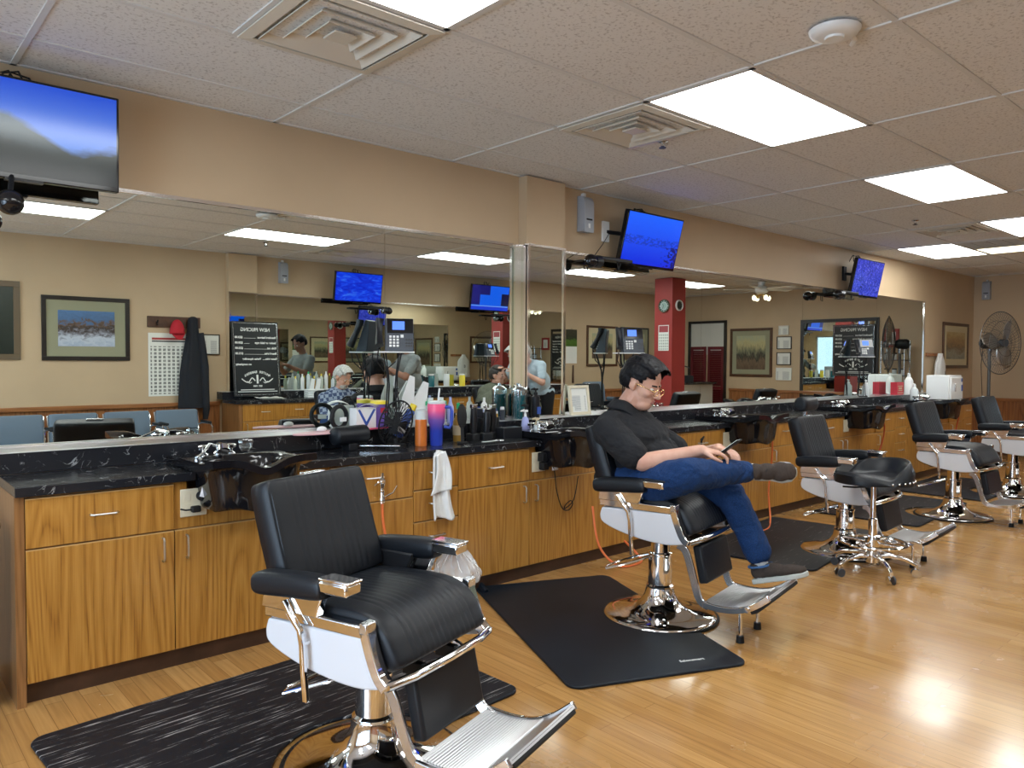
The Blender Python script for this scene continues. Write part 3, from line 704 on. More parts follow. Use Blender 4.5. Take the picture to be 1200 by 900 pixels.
# fix rear opposite row (rotated half turn)
OYF = OPP+.59
obx = []
X1 = 9.63
ocabs = []
cab_door(X1-5.52+.0-.0, OYF-.036, pi, 'oak cabinet at the end of the waiting side counter below the pricing board') if False else None
x = 3.55
t = cab_door(x+.60, OYF-.036, pi, 'oak cabinet at the end of the waiting side counter below the pricing board'); 
MB().b2(.561, .60, -.012, .53, 0, TOPZ).build('end_panel', 'oak_panel', t, smooth=False)
x += .60
for k in range(2):
    cab_draw(x+.31, OYF-.036, pi, ['narrow oak drawer stack on the waiting side, beside the pricing board cabinet', 'narrow oak drawer stack in the middle of the waiting side counter'][k]); x += .31
    cab_mid(x+.50, OYF-.036, pi, ['oak cabinet on the waiting side left of its first bowl', 'oak cabinet on the waiting side left of its second bowl'][k]); x += .5
    obx.append(x+.17); cab_sink(x+.76, OYF-.036, pi, ['oak sink cabinet on the waiting side under its first bowl', 'oak sink cabinet on the waiting side under its second bowl'][k]); x += .76
    cab_door(x+.56, OYF-.036, pi, ['oak cabinet on the waiting side behind the old man', 'oak cabinet on the waiting side behind the standing barber'][k]); x += .56
cab_mid(x+.50, OYF-.036, pi, 'oak cabinet on the waiting side near its far end'); x += .5
cab_draw(x+.31, OYF-.036, pi, 'last narrow drawer stack of the waiting side counter'); x += .31
worktop(3.5, x+.03, OYF, [(b+.02, b+.44) for b in obx], -1, 'black marble-look worktop of the waiting side counter, seen in the mirror', 'raised black ledge of the waiting side counter, seen in the mirror')
# ------------------------------------------------------------------ shampoo bowls
def smooth01(t): t = max(0, min(1, t)); return t*t*(3-2*t)
def bowl(x, y, rz, label, group='black shampoo bowls'):
    """local: x across, -y towards the room.  origin: middle of the worktop front edge on the floor"""
    t = thing('shampoo_bowl', label, 'shampoo bowl', (x, y, 0), rz, group)
    W = .235; Y0, Y1 = -.27, .33     # front lip, back of deck
    ZR = .915
    def top(u, v):
        X = (u-.5)*2*W; Y = Y0+(Y1-Y0)*v
        z = ZR
        # front lip rises with a neck notch
        lip = smooth01((-.12-Y)/.15); notch = math.exp(-(X/.085)**2)
        z += .035*lip*(1-1.35*notch)
        r = ((abs(X)/.195)**3.2+(abs(Y+.055)/.175)**3.2)**(1/3.2)
        z -= .17*smooth01((1-r)/.28)
        z += .008*smooth01((r-.97)/.06)*(1-smooth01((Y-.15)/.05))*(1-lip)
        return X, Y, z
    def bot(u, v):
        X = (u-.5)*2*W; Y = Y0+(Y1-Y0)*v
        lip = smooth01((-.12-Y)/.15); notch = math.exp(-(X/.085)**2)
        z = ZR-.032+.035*lip*(1-1.35*notch)
        r = ((abs(X)/.215)**4+(abs(Y+.045)/.195)**4)**(1/4)
        z -= .175*smooth01((1-r)/.16)
        return X, Y, z
    nu, nv = 49, 61; m = MB()
    vt = [top(i/(nu-1), j/(nv-1)) for j in range(nv) for i in range(nu)]; vb = [bot(i/(nu-1), j/(nv-1)) for j in range(nv) for i in range(nu)]
    o = nu*nv; fs = []
    for j in range(nv-1):
        for i in range(nu-1):
            a = j*nu+i; fs += [(a, a+1, a+nu+1, a+nu), (o+a, o+a+nu, o+a+nu+1, o+a+1)]
    for i in range(nu-1): fs += [(i, o+i, o+i+1, i+1), ((nv-1)*nu+i, (nv-1)*nu+i+1, o+(nv-1)*nu+i+1, o+(nv-1)*nu+i)]
    for j in range(nv-1): fs += [(j*nu, (j+1)*nu, o+(j+1)*nu, o+j*nu), (j*nu+nu-1, o+j*nu+nu-1, o+(j+1)*nu+nu-1, (j+1)*nu+nu-1)]
    m.add(vt+vb, fs); m.build('basin', 'gloss_black', t, ang=60)
    for k, xx in enumerate((-.10, .03)):
        q = MB().lathe([(0, 0), (.022, 0), (.022, .006), (.011, .012), (.011, .028), (.024, .03), (.026, .045), (.018, .05), (0, .05)], 20, c=(xx, .22, ZR)); q.build('faucet_knob', 'chrome', t)
    MB().lathe([(.0, 0), (.026, 0), (.026, .012), (.016, .02), (.016, .04), (0, .045)], 20, c=(-.035, .20, ZR)).build('spray_holder', 'chrome', t)
    MB().lathe([(0, 0), (.018, 0), (.034, .02), (.036, .05), (.030, .06), (0, .06)], 8, c=(.10, .21, ZR+.01)).build('crystal_knob', 'clear', t)
    MB().cap((-.035, .20, ZR+.05), (-.05, .10, ZR+.045), .013, .022).cyl((-.05, .105, ZR+.05), (-.055, .085, ZR+.03), .026, .028).build('spray_head', 'chrome', t)
    MB().tube([(-.035, .2, ZR+.04), (-.09, .17, ZR+.06), (-.15, .1, ZR+.02), (-.19, .06, ZR+.015)], .006, 8).build('spray_hose', 'chrome_soft', t)
    MB().lathe([(0, 0), (.03, 0), (.034, .004), (0, .006)], 20, c=(0, -.06, ZR-.168)).build('drain', 'chrome', t)
    return t
bl = ['nearest black shampoo bowl with chrome and clear knobs, left of the first barber chair', 'black shampoo bowl right behind the backrest of the seated man', 'black shampoo bowl beyond the phone of the seated man', 'black shampoo bowl between the third and fourth barber chairs', 'last black shampoo bowl, in front of the towel warmer']
b0 = bowl(bx[0]+.23, YF, 0, bl[0])
for k in range(1, 5): dup(b0, (bx[k]+.23, YF, 0), 0, bl[k])
for k, b in enumerate(obx): dup(b0, (b+.23, OYF, 0), pi, ['first black shampoo bowl of the waiting side, seen in the mirror by the old man', 'second black shampoo bowl of the waiting side, seen in the mirror'][k])

# ------------------------------------------------------------------ barber chairs
def cushion(P, Nn, w, h, M=None, nt=30, ns=84, rib=None, k=7, p=6, xs=1.0):
    """loft of super-elliptic sections.  P(t) centre in xz, Nn(t) normal in xz, half width w, half thickness h"""
    m = MB(); rings = []
    for j in range(nt):
        q = j/(nt-1); t = .5-.5*cos(pi*q); e = max(1e-3, 1-abs(2*t-1)**k)**(1/k); e2 = max(1e-3, 1-abs(2*t-1)**(k*1.5))**(1/(k*.6))
        c = P(t); n = Nn(t); ww = w*(.82+.18*e)*min(1, e2*1.0+.0) if False else w*(1-(1-e)*.35); hh = h*e
        ring = []
        for i in range(ns+1):
            s = sin(pi/2*(2*i/ns-1))*.35+(2*i/ns-1)*.65; s = max(-1, min(1, s))
            f = max(0, 1-abs(s)**p)**(1/p); off = hh*f; y = s*ww
            if rib and abs(y) < rib[0]:
                d = (y/rib[1]) % 1.0; d = min(d, 1-d)*rib[1]
                off -= rib[2]*math.exp(-(d/.0035)**2)*smooth01((rib[0]-abs(y))/.01)*smooth01(min(t, 1-t)/.08)
            ring.append((c[0]+n[0]*off, y, c[1]+n[1]*off))
        for i in range(1, 16):
            s = 1-2*i/16; s = sin(pi/2*s); f = max(0, 1-abs(s)**p)**(1/p); y = s*ww
            ring.append((c[0]-n[0]*hh*f, y, c[1]-n[1]*hh*f))
        rings.append(ring)
    L_ = len(rings[0]); vs = [v for r in rings for v in r]; fs = []
    for j in range(len(rings)-1):
        for i in range(L_): fs.append((j*L_+i, j*L_+(i+1) % L_, (j+1)*L_+(i+1) % L_, (j+1)*L_+i))
    fs.append(tuple(range(L_))[::-1]); fs.append(tuple((len(rings)-1)*L_+i for i in range(L_)))
    return m.add(vs, fs, 0, M)
def polypath(pts):
    pts = [V((a, 0, b)) for a, b in pts]
    # Catmull-Rom resample
    def f(t):
        n = len(pts)-1; x = min(t*n, n-1e-6); i = int(x); u = x-i
        p0, p1, p2, p3 = pts[max(i-1, 0)], pts[i], pts[i+1], pts[min(i+2, n)]
        return .5*((2*p1)+(-p0+p2)*u+(2*p0-5*p1+4*p2-p3)*u*u+(-p0+3*p1-3*p2+p3)*u**3)
    def P(t): q = f(t); return (q.x, q.z)
    def Nn(t):
        a, b = f(max(0, t-.01)), f(min(1, t+.01)); d = (b-a).normalized(); return (-d.z, d.x)
    return P, Nn
def offset_strip(pts, th):
    """closed polygon around an open xz polyline with thickness th"""
    up, dn = [], []
    for i, p in enumerate(pts):
        a = V(pts[max(i-1, 0)]); b = V(pts[min(i+1, len(pts)-1)]); d = (b-a).normalized(); n = V((-d.y, d.x))
        up.append((p[0]+n.x*th/2, p[1]+n.y*th/2)); dn.append((p[0]-n.x*th/2, p[1]-n.y*th/2))
    return up+dn[::-1]
def fine(pts, n=16):
    P, _ = polypath(pts); return [P(i/(n-1)) for i in range(n)]

def barber_chair(x, y, az, label, dz=0, headrest=False, feet=True, calf='box', tip_up=True, group='barber chairs beside the counters', base=True, lever=-1, raise_pad=False):
    t = thing('barber_chair', label, 'barber chair', (x, y, 0), radians(az), group)
    z = dz
    MB().lathe([(0, 0), (.300, 0), (.304, .008), (.300, .018), (.285, .026), (.22, .034), (.15, .052), (.105, .082), (.082, .12), (.074, .16), (0, .16)], 64).build('base_plate', 'chrome', t, ang=70)
    MB().ring((0, 0, .006), .306, .009, n=64).build('base_ring', 'rubber', t)
    MB().lathe([(0, .155), (.072, .155), (.074, .17), (.064, .178), (.062, .30+z*.5), (.066, .305+z*.5), (.066, .315+z*.5), (.050, .318+z*.5), (.050, .42+z), (0, .42+z)], 40).build('pump_column', 'chrome', t, ang=30)
    MB().tube([(-.03, -.05, .33), (-.10, -.12, .30), (-.22, -.20, .262), (-.25, -.15, .258), (-.235, -.02, .262), (-.16, .05, .29), (-.04, .05, .33)], .0065, 8).build('pump_lever', 'chrome', t)
    # carriage
    MB().b2(-.15, .17, -.17, .17, .405+z, .45+z).build('carriage', 'satin_black', t, bev=.01)
    MB().prism(fine([(-.20, .53), (-.19, .46), (-.12, .425), (.06, .41), (.18, .42), (.205, .46), (.19, .56)], 14)+[(.1, .565), (-.2, .565)], 'y', -.245, .245, Matrix.Translation((0, 0, z))).build('seat_pan', 'satin_black', t, smooth=False)
    side = fine([(-.200, .545), (-.212, .50), (-.19, .462), (-.08, .425), (.06, .402), (.18, .398), (.262, .412)], 22)+[(.238, .45), (.215, .50), (.205, .555)]
    for s in (-1, 1):
        a, b = (.25, .283) if s > 0 else (-.283, -.25)
        MB().prism(side, 'y', a, b, Matrix.Translation((0, 0, z))).build('side_panel', 'enamel', t, bev=.007, seg=3)
        a2, b2 = (.248, .288) if s > 0 else (-.288, -.248)
        MB().b2(-.210, .205, a2, b2, .553+z, .590+z).build('side_trim', 'chrome', t, bev=.004)
        fr_ = offset_strip(fine([(.200, .592), (.214, .545), (.232, .495), (.256, .445), (.285, .418)], 14), .034)
        MB().prism(fr_, 'y', a2-.004*0, b2, Matrix.Translation((0, 0, z))).build('front_frame', 'chrome', t, bev=.003)
        # clip
        MB().box((.208, s*.27, .585+z), (.03, .046, .034)).build('corner_clip', 'chrome_soft', t, bev=.004)
    MB().tube([(.286, -.275, .424+z), (.312, -.18, .428+z), (.320, 0, .430+z), (.312, .18, .428+z), (.286, .275, .424+z)], .015, 10).build('front_bar', 'chrome', t)
    # seat
    P, Nn = polypath([(-.20, .572), (-.05, .578), (.08, .582), (.165, .575), (.222, .545), (.255, .495), (.280, .452)])
    cushion(P, Nn, .243, .040, Matrix.Translation((0, 0, z)), nt=36, rib=(.185, .028, .0035)).build('seat', 'leather', t, ang=80)
    MB().tube([(a, sg*.240, c) for sg, a, c in []] or [(-.19, .240, .58+z), (.08, .243, .588+z), (.17, .243, .58+z), (.232, .242, .545+z), (.268, .238, .49+z)], .0035, 6).build('seat_piping', 'leather', t)
    # back
    P, Nn = polypath([(-.195, .60), (-.215, .68), (-.255, .80), (-.305, .965)])
    cushion(lambda q: P(1-q), lambda q: tuple(-a for a in Nn(1-q)), .238, .052, Matrix.Translation((0, 0, z)), nt=34, rib=(.175, .03, .003), k=9, p=9).build('backrest', 'leather', t, ang=80)
    MB().tube([(-.165, -.222, .66+z), (-.20, -.224, .78+z), (-.247, -.222, .93+z), (-.257, -.19, .96+z), (-.257, .19, .96+z), (-.247, .222, .93+z), (-.20, .224, .78+z), (-.165, .222, .66+z)], .004, 6).build('back_piping', 'leather', t)
    MB().b2(-.235, -.17, -.15, .15, .575+z, .615+z).build('back_bracket', 'chrome_soft', t, bev=.006)
    MB().box((-.285, 0, .972+z), (.03, .10, .012)).build('headrest_slot', 'chrome_soft', t, bev=.003)
    # arms
    for s in (-1, 1):
        P, Nn = polypath([(-.235, .660), (-.16, .668), (-.06, .676), (.065, .682)])
        MM = Matrix.Translation((0, s*.285, z))
        cushion(P, Nn, .043, .039, MM, nt=24, ns=30, k=5, p=3.2).build('arm_pad', 'leather', t, ang=80)
        MB().b2(.055, .168, s*.285-.034, s*.285+.034, .676+z, .712+z).build('arm_cap', 'chrome', t, bev=.006)
        MB().b2(.052, .176, s*.285-.032, s*.285+.032, .711+z, .722+z).build('arm_top_pad', 'leather' if raise_pad else 'chrome', t, bev=.004)
        MB().prism([(-.215, .585), (.02, .585), (.055, .668), (-.205, .650)], 'y', min(s*.262, s*.296), max(s*.262, s*.296), Matrix.Translation((0, 0, z))).build('arm_support', 'chrome', t, bev=.004)
        MB().prism([(-.215, .575), (-.06, .575), (-.02, .662), (-.20, .662)], 'y', min(s*.236, s*.262), max(s*.236, s*.262), Matrix.Translation((0, 0, z))).build('arm_inner_panel', 'satin_black', t, bev=.006)
    # recline lever
    s = lever
    MB().prism(offset_strip([(-.10, .625), (-.065, .58), (-.03, .545), (-.02, .50), (-.015, .42), (-.005, .325)], .018), 'y', min(s*.300, s*.318), max(s*.300, s*.318), Matrix.Translation((0, 0, z))).build('recline_lever', 'chrome', t, bev=.004)
    MB().cyl((-.02, s*.28, .50+z), (-.02, s*.302, .50+z), .008).build('lever_pivot', 'chrome', t)
    # footrest
    for s in (-1, 1):
        a = offset_strip(fine([(.19, .385+z), (.235, .365+z*.9), (.275, .27+z*.5), (.310, .195), (.36, .168)], 14), .038)
        MB().prism(a, 'y', min(s*.186, s*.200), max(s*.186, s*.200)).build('footrest_arm', 'chrome_soft', t, bev=.003)
    R = Matrix.Translation((.30, 0, .315+z*.7)) @ Matrix.Rotation(radians(-12), 4, 'Y')
    MB().box((0, 0, 0), (.05, .335, .19), R).build('calf_rest', 'satin_black' if calf == 'box' else 'leather', t, bev=.012, seg=3)
    # link between seat and calf pad
    for s in (-1, 1): MB().b2(.20, .28, s*.0875-.0125, s*.0875+.0125, .385+z, .43+z).build('calf_bracket', 'satin_black', t, bev=.004)
    path = fine([(.335, .178), (.42, .172), (.51, .182), (.585, .215), (.66, .272)], 30) if tip_up else fine([(.335, .178), (.44, .176), (.53, .186), (.60, .21), (.66, .25)], 30)
    body = offset_strip(path, .014)
    MB().prism(body, 'y', -.20, .20).build('footplate', 'alu', t, smooth=False)
    Pp, Np = polypath(path)
    rb = MB()
    for k in range(23):
        q = .02+k*.029; c = Pp(q); n = Np(q); rb.cyl((c[0]+n[0]*.008, -.185, c[1]+n[1]*.008), (c[0]+n[0]*.008, .185, c[1]+n[1]*.008), .0052, n=8)
    rb.build('footplate_ribs', 'alu', t)
    for s in (-1, 1):
        MB().prism(offset_strip(path, .030), 'y', min(s*.197, s*.212), max(s*.197, s*.212)).build('footplate_rail', 'chrome', t, bev=.003)
        c = Pp(.66); MB().cyl((c[0], s*.210, c[1]-.002), (c[0], s*.222, c[1]-.002), .013, n=20).build('rail_bolt', 'chrome', t)
    tp = [Pp(.66+.34*i/9) for i in range(10)]; tn = [Np(.66+.34*i/9) for i in range(10)]
    poly = [(p[0]+n[0]*.006, p[1]+n[1]*.006) for p, n in zip(tp, tn)]+[(p[0]-n[0]*(.034-.016*abs(i/9-.2)), p[1]-n[1]*(.034-.016*abs(i/9-.2))) for i, (p, n) in reversed(list(enumerate(zip(tp, tn))))]
    MB().prism(poly, 'y', -.196, .196).build('footplate_underpad', 'rubber', t, bev=.005)
    if feet:
        for s in (-1, 1):
            c = Pp(.45); MB().cyl((c[0], s*.12, c[1]-.005), (c[0], s*.12, .03), .009).build('footrest_leg', 'chrome', t)
            MB().cyl((c[0], s*.12, 0.001), (c[0], s*.12, .034), .020, .017, n=20).build('rubber_foot', 'rubber', t)
    if headrest:
        MB().b2(-.318, -.298, -.012, .012, .95+z, 1.06+z).build('headrest_post', 'chrome_soft', t)
        m = MB(); P, Nn = (lambda q: (-.315+.0*q, 1.055+z)), None
        cushion(lambda q: (-.30, -.115+.23*q), lambda q: (1, 0), .055, .055, Matrix.Translation((0, 0, 1.06+z)) @ Matrix.Rotation(radians(90), 4, 'X') , nt=24, ns=30, k=6, p=2.3).build('headrest', 'leather', t, ang=80)
    return t

AZ = [-72, -79, -86, -91, -92]
C1 = (1.356, 2.23); C2 = (3.315, 2.52); C3 = (5.46, 2.50); C4 = (7.47, 2.45); C5 = (9.22, 2.46)
ch1 = barber_chair(*C1, AZ[0], 'empty black and chrome barber chair nearest the camera with the white side panels', feet=False)
ch2 = barber_chair(*C2, AZ[1], 'barber chair the man in the dark shirt sits on', dz=.065, calf='soft', raise_pad=True)
ch3 = barber_chair(*C3, AZ[2], 'barber chair with a padded headrest, behind the saddle stool', headrest=True)
ch4 = barber_chair(*C4, AZ[3], 'empty barber chair behind the saddle stool, fourth along the counter', dz=.04, calf='soft')
ch5 = dup(ch4, (*C5, 0), radians(AZ[4]), 'farthest barber chair at the right edge of the photo')
# waiting side chairs
oc = []
for (x, y, az, lb) in ((4.35, .30, 92, 'barber chair of the waiting side the old man sits in'), (6.64, .38, 85, 'barber chair of the waiting side with the caped client'), (8.7, .25, 100, 'empty barber chair of the waiting side near its far end')):
    oc.append(dup(ch4, (x, y, 0), radians(az), lb))

# plastic bag hanging behind the near chair's arm
plain('plastic_film', (.78, .80, .82), .18, alpha=.32)
t = thing('plastic_bag', 'clear crumpled plastic bag hanging under the far armrest of the near barber chair', 'bag', (C1[0], C1[1], 0), radians(AZ[0]))
random.seed(3)
def bagp(u, v):
    a = 2*pi*u; r = (.035+.060*sin(min(1, v*1.15)*pi*.72)+.006*sin(5*a+9*v)+.005*sin(11*a-7*v))*(1-.75*smooth01((v-.8)/.2)); return (.11+r*cos(a)*1.0, .335+r*sin(a)*.62, .675-.135*v+.005*sin(7*a))
m = MB().grid(41, 21, bagp); m.build('film', 'plastic_film', t, ang=25)
m = MB()
for k in range(15):
    a = k*.42; m.tube([(.11+.035*cos(a), .335+.025*sin(a), .67), (.11+.088*cos(a+.2), .335+.052*sin(a+.2), .62), (.11+.095*cos(a+.5), .335+.055*sin(a+.5), .58), (.11+.04*cos(a+.8), .335+.03*sin(a+.8), .545)], .0016, 5)
m.build('creases', 'white_plastic', t)

# ------------------------------------------------------------------ mats
def mat(corner, az, Lx, Ly, mname, label, cut=None, th=.014):
    """corner = world xy of local origin, +x along az.  cut = (cx, cy, r) semicircle on the edge"""
    t = None; r = .06; pts = []
    def arc(cx, cy, a0, a1, rr, n=8): return [(cx+rr*cos(radians(a0+(a1-a0)*i/n)), cy+rr*sin(radians(a0+(a1-a0)*i/n))) for i in range(n+1)]
    pts += arc(r, r, 180, 270, r)
    if cut:
        cx, rr = cut; pts += [(cx-rr-.02, 0)]+arc(cx, 0, 180, 0, rr, 28)+[(cx+rr+.02, 0)]
    pts += arc(Lx-r, r, 270, 360, r)+arc(Lx-r, Ly-r, 0, 90, r)+arc(r, Ly-r, 90, 180, r)
    o = MB().prism(pts, 'z', .0005, th).build('floor_mat', mname, bev=.005, seg=2, smooth=True, loc=(corner[0], corner[1], 0), rot=(0, 0, radians(az)))
    return tag(o, label, 'mat', 'anti-fatigue mats under the barber chairs')
# local x along the cut edge, y away from it
def matf(cut_center, az, label, mname, a=.76, rr=.325, b=.76, dep=.92):
    c, s = cos(radians(az)), sin(radians(az)); x = cut_center[0]-a*c; y = cut_center[1]-a*s
    return mat((x, y), az, a+b, dep, mname, label, (a, rr))
matf((C1[0]-.005, C1[1]+.02), 4, 'black rubber mat with white streaks under the nearest barber chair', 'mat_streak', a=.80, dep=.96, rr=.322)
m2 = matf((3.36, 2.50), 67, 'plain black rubber mat under the seated man\'s chair, turned askew', 'mat_black', a=.73, b=.76, dep=.88)
matf((C3[0]+.05, C3[1]-.02), 8, 'dark brown streaked mat under the barber chair behind the stool', 'mat_brown', dep=.88, rr=.32)
matf((C4[0]+.0, C4[1]+.06), 4, 'dark mat under the fourth barber chair', 'mat_brown', dep=.88)
matf((C5[0]+.0, C5[1]+.06), 2, 'dark mat under the farthest barber chair', 'mat_brown', dep=.88)
# lifted wrinkle and woven tag of the black mat
MB().tube([(1.36, .84, .012), (1.41, .855, .030), (1.44, .85, .030), (1.47, .83, .012)], .022, 8, flat=.7).build('curled_edge', 'mat_black', m2)
text_obj('Salonsmart', 'maker_tag', 'white_plastic', .028, m2, (.10, .30, .0147), (0, 0, radians(-92)))

# ------------------------------------------------------------------ saddle stool
SX, SY = 5.03, 2.12
t = thing('saddle_stool', 'black saddle stool with nail heads and a chrome foot ring, rolling on casters', 'stool', (SX, SY, 0), radians(-20))
def seat_top(u, v):
    a = 2*pi*u; r = v; R = .245*(1+.06*cos(2*a)); x, y = R*r*cos(a), R*r*sin(a)*.95
    rim = smooth01((r-.55)/.35)*smooth01((cos(a)*1.0+.35)/.9)
    z = .645+.02*cos(2*a)*r*r+.095*rim-.045*smooth01((r-.86)/.14)*(.6+rim)+.02*smooth01((-cos(a)-.3)/.7)*r
    return x, y, z
def seat_bot(u, v):
    a = 2*pi*u; R = .245*(1+.06*cos(2*a)); x, y = R*v*cos(a)*.985, R*v*sin(a)*.95*.985
    rim = smooth01((cos(a)*1.0+.35)/.9); return x, y, .60-.012*rim*v+.028*(1-smooth01((v-.8)/.2))*0-.0
m = MB(); nu, nv = 56, 20
vt = [seat_top(i/nu, j/(nv-1)*.999+.001) for j in range(nv) for i in range(nu)]; vb = [seat_bot(i/nu, j/(nv-1)*.999+.001) for j in range(nv) for i in range(nu)]
o = len(vt); fs = []
for j in range(nv-1):
    for i in range(nu):
        a, b = j*nu+i, j*nu+(i+1) % nu; fs += [(a, b, b+nu, a+nu), (o+a, o+a+nu, o+b+nu, o+b)]
for i in range(nu):
    a, b = (nv-1)*nu+i, (nv-1)*nu+(i+1) % nu; fs.append((a, b, o+b, o+a))
fs += [tuple(range(nu)), tuple(o+i for i in range(nu))]
so = m.add(vt+vb, fs).build('seat', 'leather', t, ang=70)
for k in range(-9, 10):
    a = radians(k*12); R = .245*(1+.06*cos(2*a)); MB().ell((R*cos(a)*1.004, R*sin(a)*.955, .615), (.0075,)*3, n=10, k=6).build('nail_head', 'chrome', so)
MB().cyl((0, 0, .58), (0, 0, .60), .09, n=24).build('seat_plate', 'satin_black', t)
MB().lathe([(0, .12), (.028, .12), (.028, .36), (.016, .365), (.016, .59), (0, .59)], 24).build('gas_post', 'chrome', t)
MB().tube([(-.02, 0, .57), (-.10, .06, .56), (-.17, .09, .565)], .006, 8).build('height_lever', 'satin_black', t)
m = MB().ring((0, 0, .205), .20, .011, n=48)
m.build('foot_ring', 'chrome', t)
m = MB(); m.lathe([(.026, .18), (.045, .18), (.045, .23), (.026, .23)], 24)
for k in range(4): a = k*pi/2+.3; m.cyl((.03*cos(a), .03*sin(a), .205), (.20*cos(a), .20*sin(a), .205), .008)
m.build('ring_spokes', 'chrome', t)
m = MB().lathe([(0, .075), (.04, .075), (.045, .13), (.03, .15), (0, .15)], 24); m.build('hub', 'chrome', t)
for k in range(5):
    a = 2*pi*k/5+.55; cx, cy = cos(a), sin(a)
    lg = MB().tube([(.03*cx, .03*cy, .115), (.10*cx, .10*cy, .125), (.20*cx, .20*cy, .105), (.255*cx, .255*cy, .075)], [.017, .016, .013, .012], 10).build('leg', 'chrome', t)
    px, py = .255*cx, .255*cy
    MB().cyl((px, py, .05), (px, py, .08), .010).build('caster_stem', 'chrome', lg)
    for s in (-1, 1):
        MB().cyl((px+.012*cy*s-.006*0, py-.012*cx*s, .027), (px+.022*cy*s, py-.022*cx*s, .027), .0265, n=20).build('caster_wheel', 'dark_grey' if s < 0 else 'chrome_soft', lg)

# ------------------------------------------------------------------ things hanging on the cabinets
def outlet(x, z, label, y=FY-.008):
    t = thing('wall_outlet', label, 'outlet', (x, y, z), 0, 'ivory outlets on the sink cabinets')
    MB().b2(-.058, .058, -.006, 0, -.062, .062).build('plate', 'ivory', t, bev=.003)
    for sx in (-.028, .028):
        for sz in (-.026, .026): MB().b2(sx-.015, sx+.015, -.008, -.005, sz-.017, sz+.017).build('socket', 'ivory', t, bev=.002)
    return t
ol = ['ivory outlet plate with two plugs below the nearest shampoo bowl', 'ivory outlet with black chargers below the second shampoo bowl', 'ivory outlet just above the hands of the seated man', 'ivory outlet below the fourth shampoo bowl', 'ivory outlet below the last shampoo bowl']
for k in range(5): outlet(1.185+MOD*k-.0, .735, ol[k])
plain('label_white', (.8, .8, .82), .6)
o = thing('power_plug', 'black cord plug with a white tag in the first outlet', 'plug', (1.18, FY-.016, .735)); 
MB().cap((.03, -.02, .03), (.055, -.035, .01), .022, .018).build('plug_body', 'rubber', o)
MB().grid(5, 5, lambda u, v: (.008+.066*u+.022*v, -.062-.006*sin(pi*u), .035+.075*v-.022*u)).build('warning_tag', 'label_white', o, solid=.001)
MB().tube([(.03, -.02, .03), (.035, -.03, .10), (.02, -.05, .16), (.01, -.035, .20)], .0045, 6).build('cord', 'rubber', o)
o = thing('power_plug', 'small black plug with a short cord, lower in the first outlet', 'plug', (1.18, FY-.016, .735))
MB().box((.008, -.015, -.028), (.04, .03, .028)).build('plug_body', 'rubber', o, bev=.006)
MB().tube([(-.01, -.02, -.028), (-.04, -.025, -.026), (-.06, -.02, -.02)], .004, 6).build('cord', 'rubber', o)
o = thing('power_adapter', 'black chargers clustered in the second outlet with a tagged cord looping down the cabinet', 'charger', (3.31, FY-.016, .735))
MB().b2(-.0, .05, -.045, 0, -.05, .0).b2(-.01, .035, -.05, 0, .005, .06).b2(.045, .075, -.05, 0, -.03, .05).build('adapter_blocks', 'rubber', o, bev=.005)
MB().grid(4, 4, lambda u, v: (.09+.055*u, -.03-.004*sin(pi*u), -.06+.05*v)).build('warning_tag', 'label_white', o, solid=.001)
MB().tube(smooth_path([(.06, -.04, .0), (.11, -.03, -.06), (.14, -.025, -.20), (.19, -.022, -.31), (.25, -.022, -.335), (.29, -.022, -.30), (.27, -.022, -.275), (.22, -.022, -.30), (.22, -.022, -.32), (.30, -.022, -.27), (.34, -.022, -.12)]), .0035, 6).build('cord', 'rubber', o)

def hose(x, label, mname, pts, gun=True):
    t = thing('sprayer_hose', label, 'hose', (x, FY-.02, 0))
    MB().tube(smooth_path(pts), .0075, 8).build('hose', mname, t)
    if gun:
        z = pts[0][2]
        MB().lathe([(0, 0), (.014, 0), (.016, .03), (.011, .04), (.013, .09), (.018, .10), (.018, .125), (.008, .135), (.008, .16), (0, .16)], 16, c=(pts[0][0], pts[0][1], z)).build('spray_gun', 'chrome', t)
        MB().tube([(pts[0][0]+.01, pts[0][1], z+.03), (pts[0][0]+.06, pts[0][1]-.01, z+.05), (pts[0][0]+.085, pts[0][1]-.01, z+.085)], .004, 6).build('trigger', 'chrome', t)
        MB().tube([(pts[0][0]-.0, pts[0][1], z+.10), (pts[0][0]-.03, pts[0][1]-.01, z+.115), (pts[0][0]-.06, pts[0][1]-.02, z+.10)], .005, 6).build('hook', 'chrome', t)
    return t
hose(2.14, 'orange hose with a chrome sprayer hung on a drawer handle behind the near chair', 'orange_hose', [(.0, -.03, .62), (.01, -.03, .50), (.05, -.05, .25), (.0, -.10, .06), (-.12, -.12, .012), (-.3, -.04, .012)])
hose(3.80, 'orange hose looping on the floor behind the seated man\'s chair', 'orange_hose', [(-.02, -.03, .40), (-.03, -.10, .15), (.05, -.2, .02), (.25, -.22, .011), (.36, -.12, .02), (.30, -.04, .12)], gun=False)
hose(5.93, 'orange hose curving down the cabinet beside the crossed foot', 'orange_hose', [(.0, -.02, .78), (.07, -.07, .74), (.10, -.06, .55), (.09, -.04, .25), (.02, -.1, .03), (-.3, -.25, .012), (-.6, -.22, .012)], gun=False)
hose(8.12, 'red hose curving down beside the fourth shampoo bowl', 'red_hose', [(.0, -.02, .78), (.10, -.09, .74), (.14, -.08, .62), (.13, -.06, .50), (.09, -.05, .42)])
hose(10.25, 'orange hose curving down beside the last shampoo bowl', 'red_hose', [(.0, -.02, .76), (.12, -.10, .72), (.15, -.08, .60), (.13, -.06, .45)])
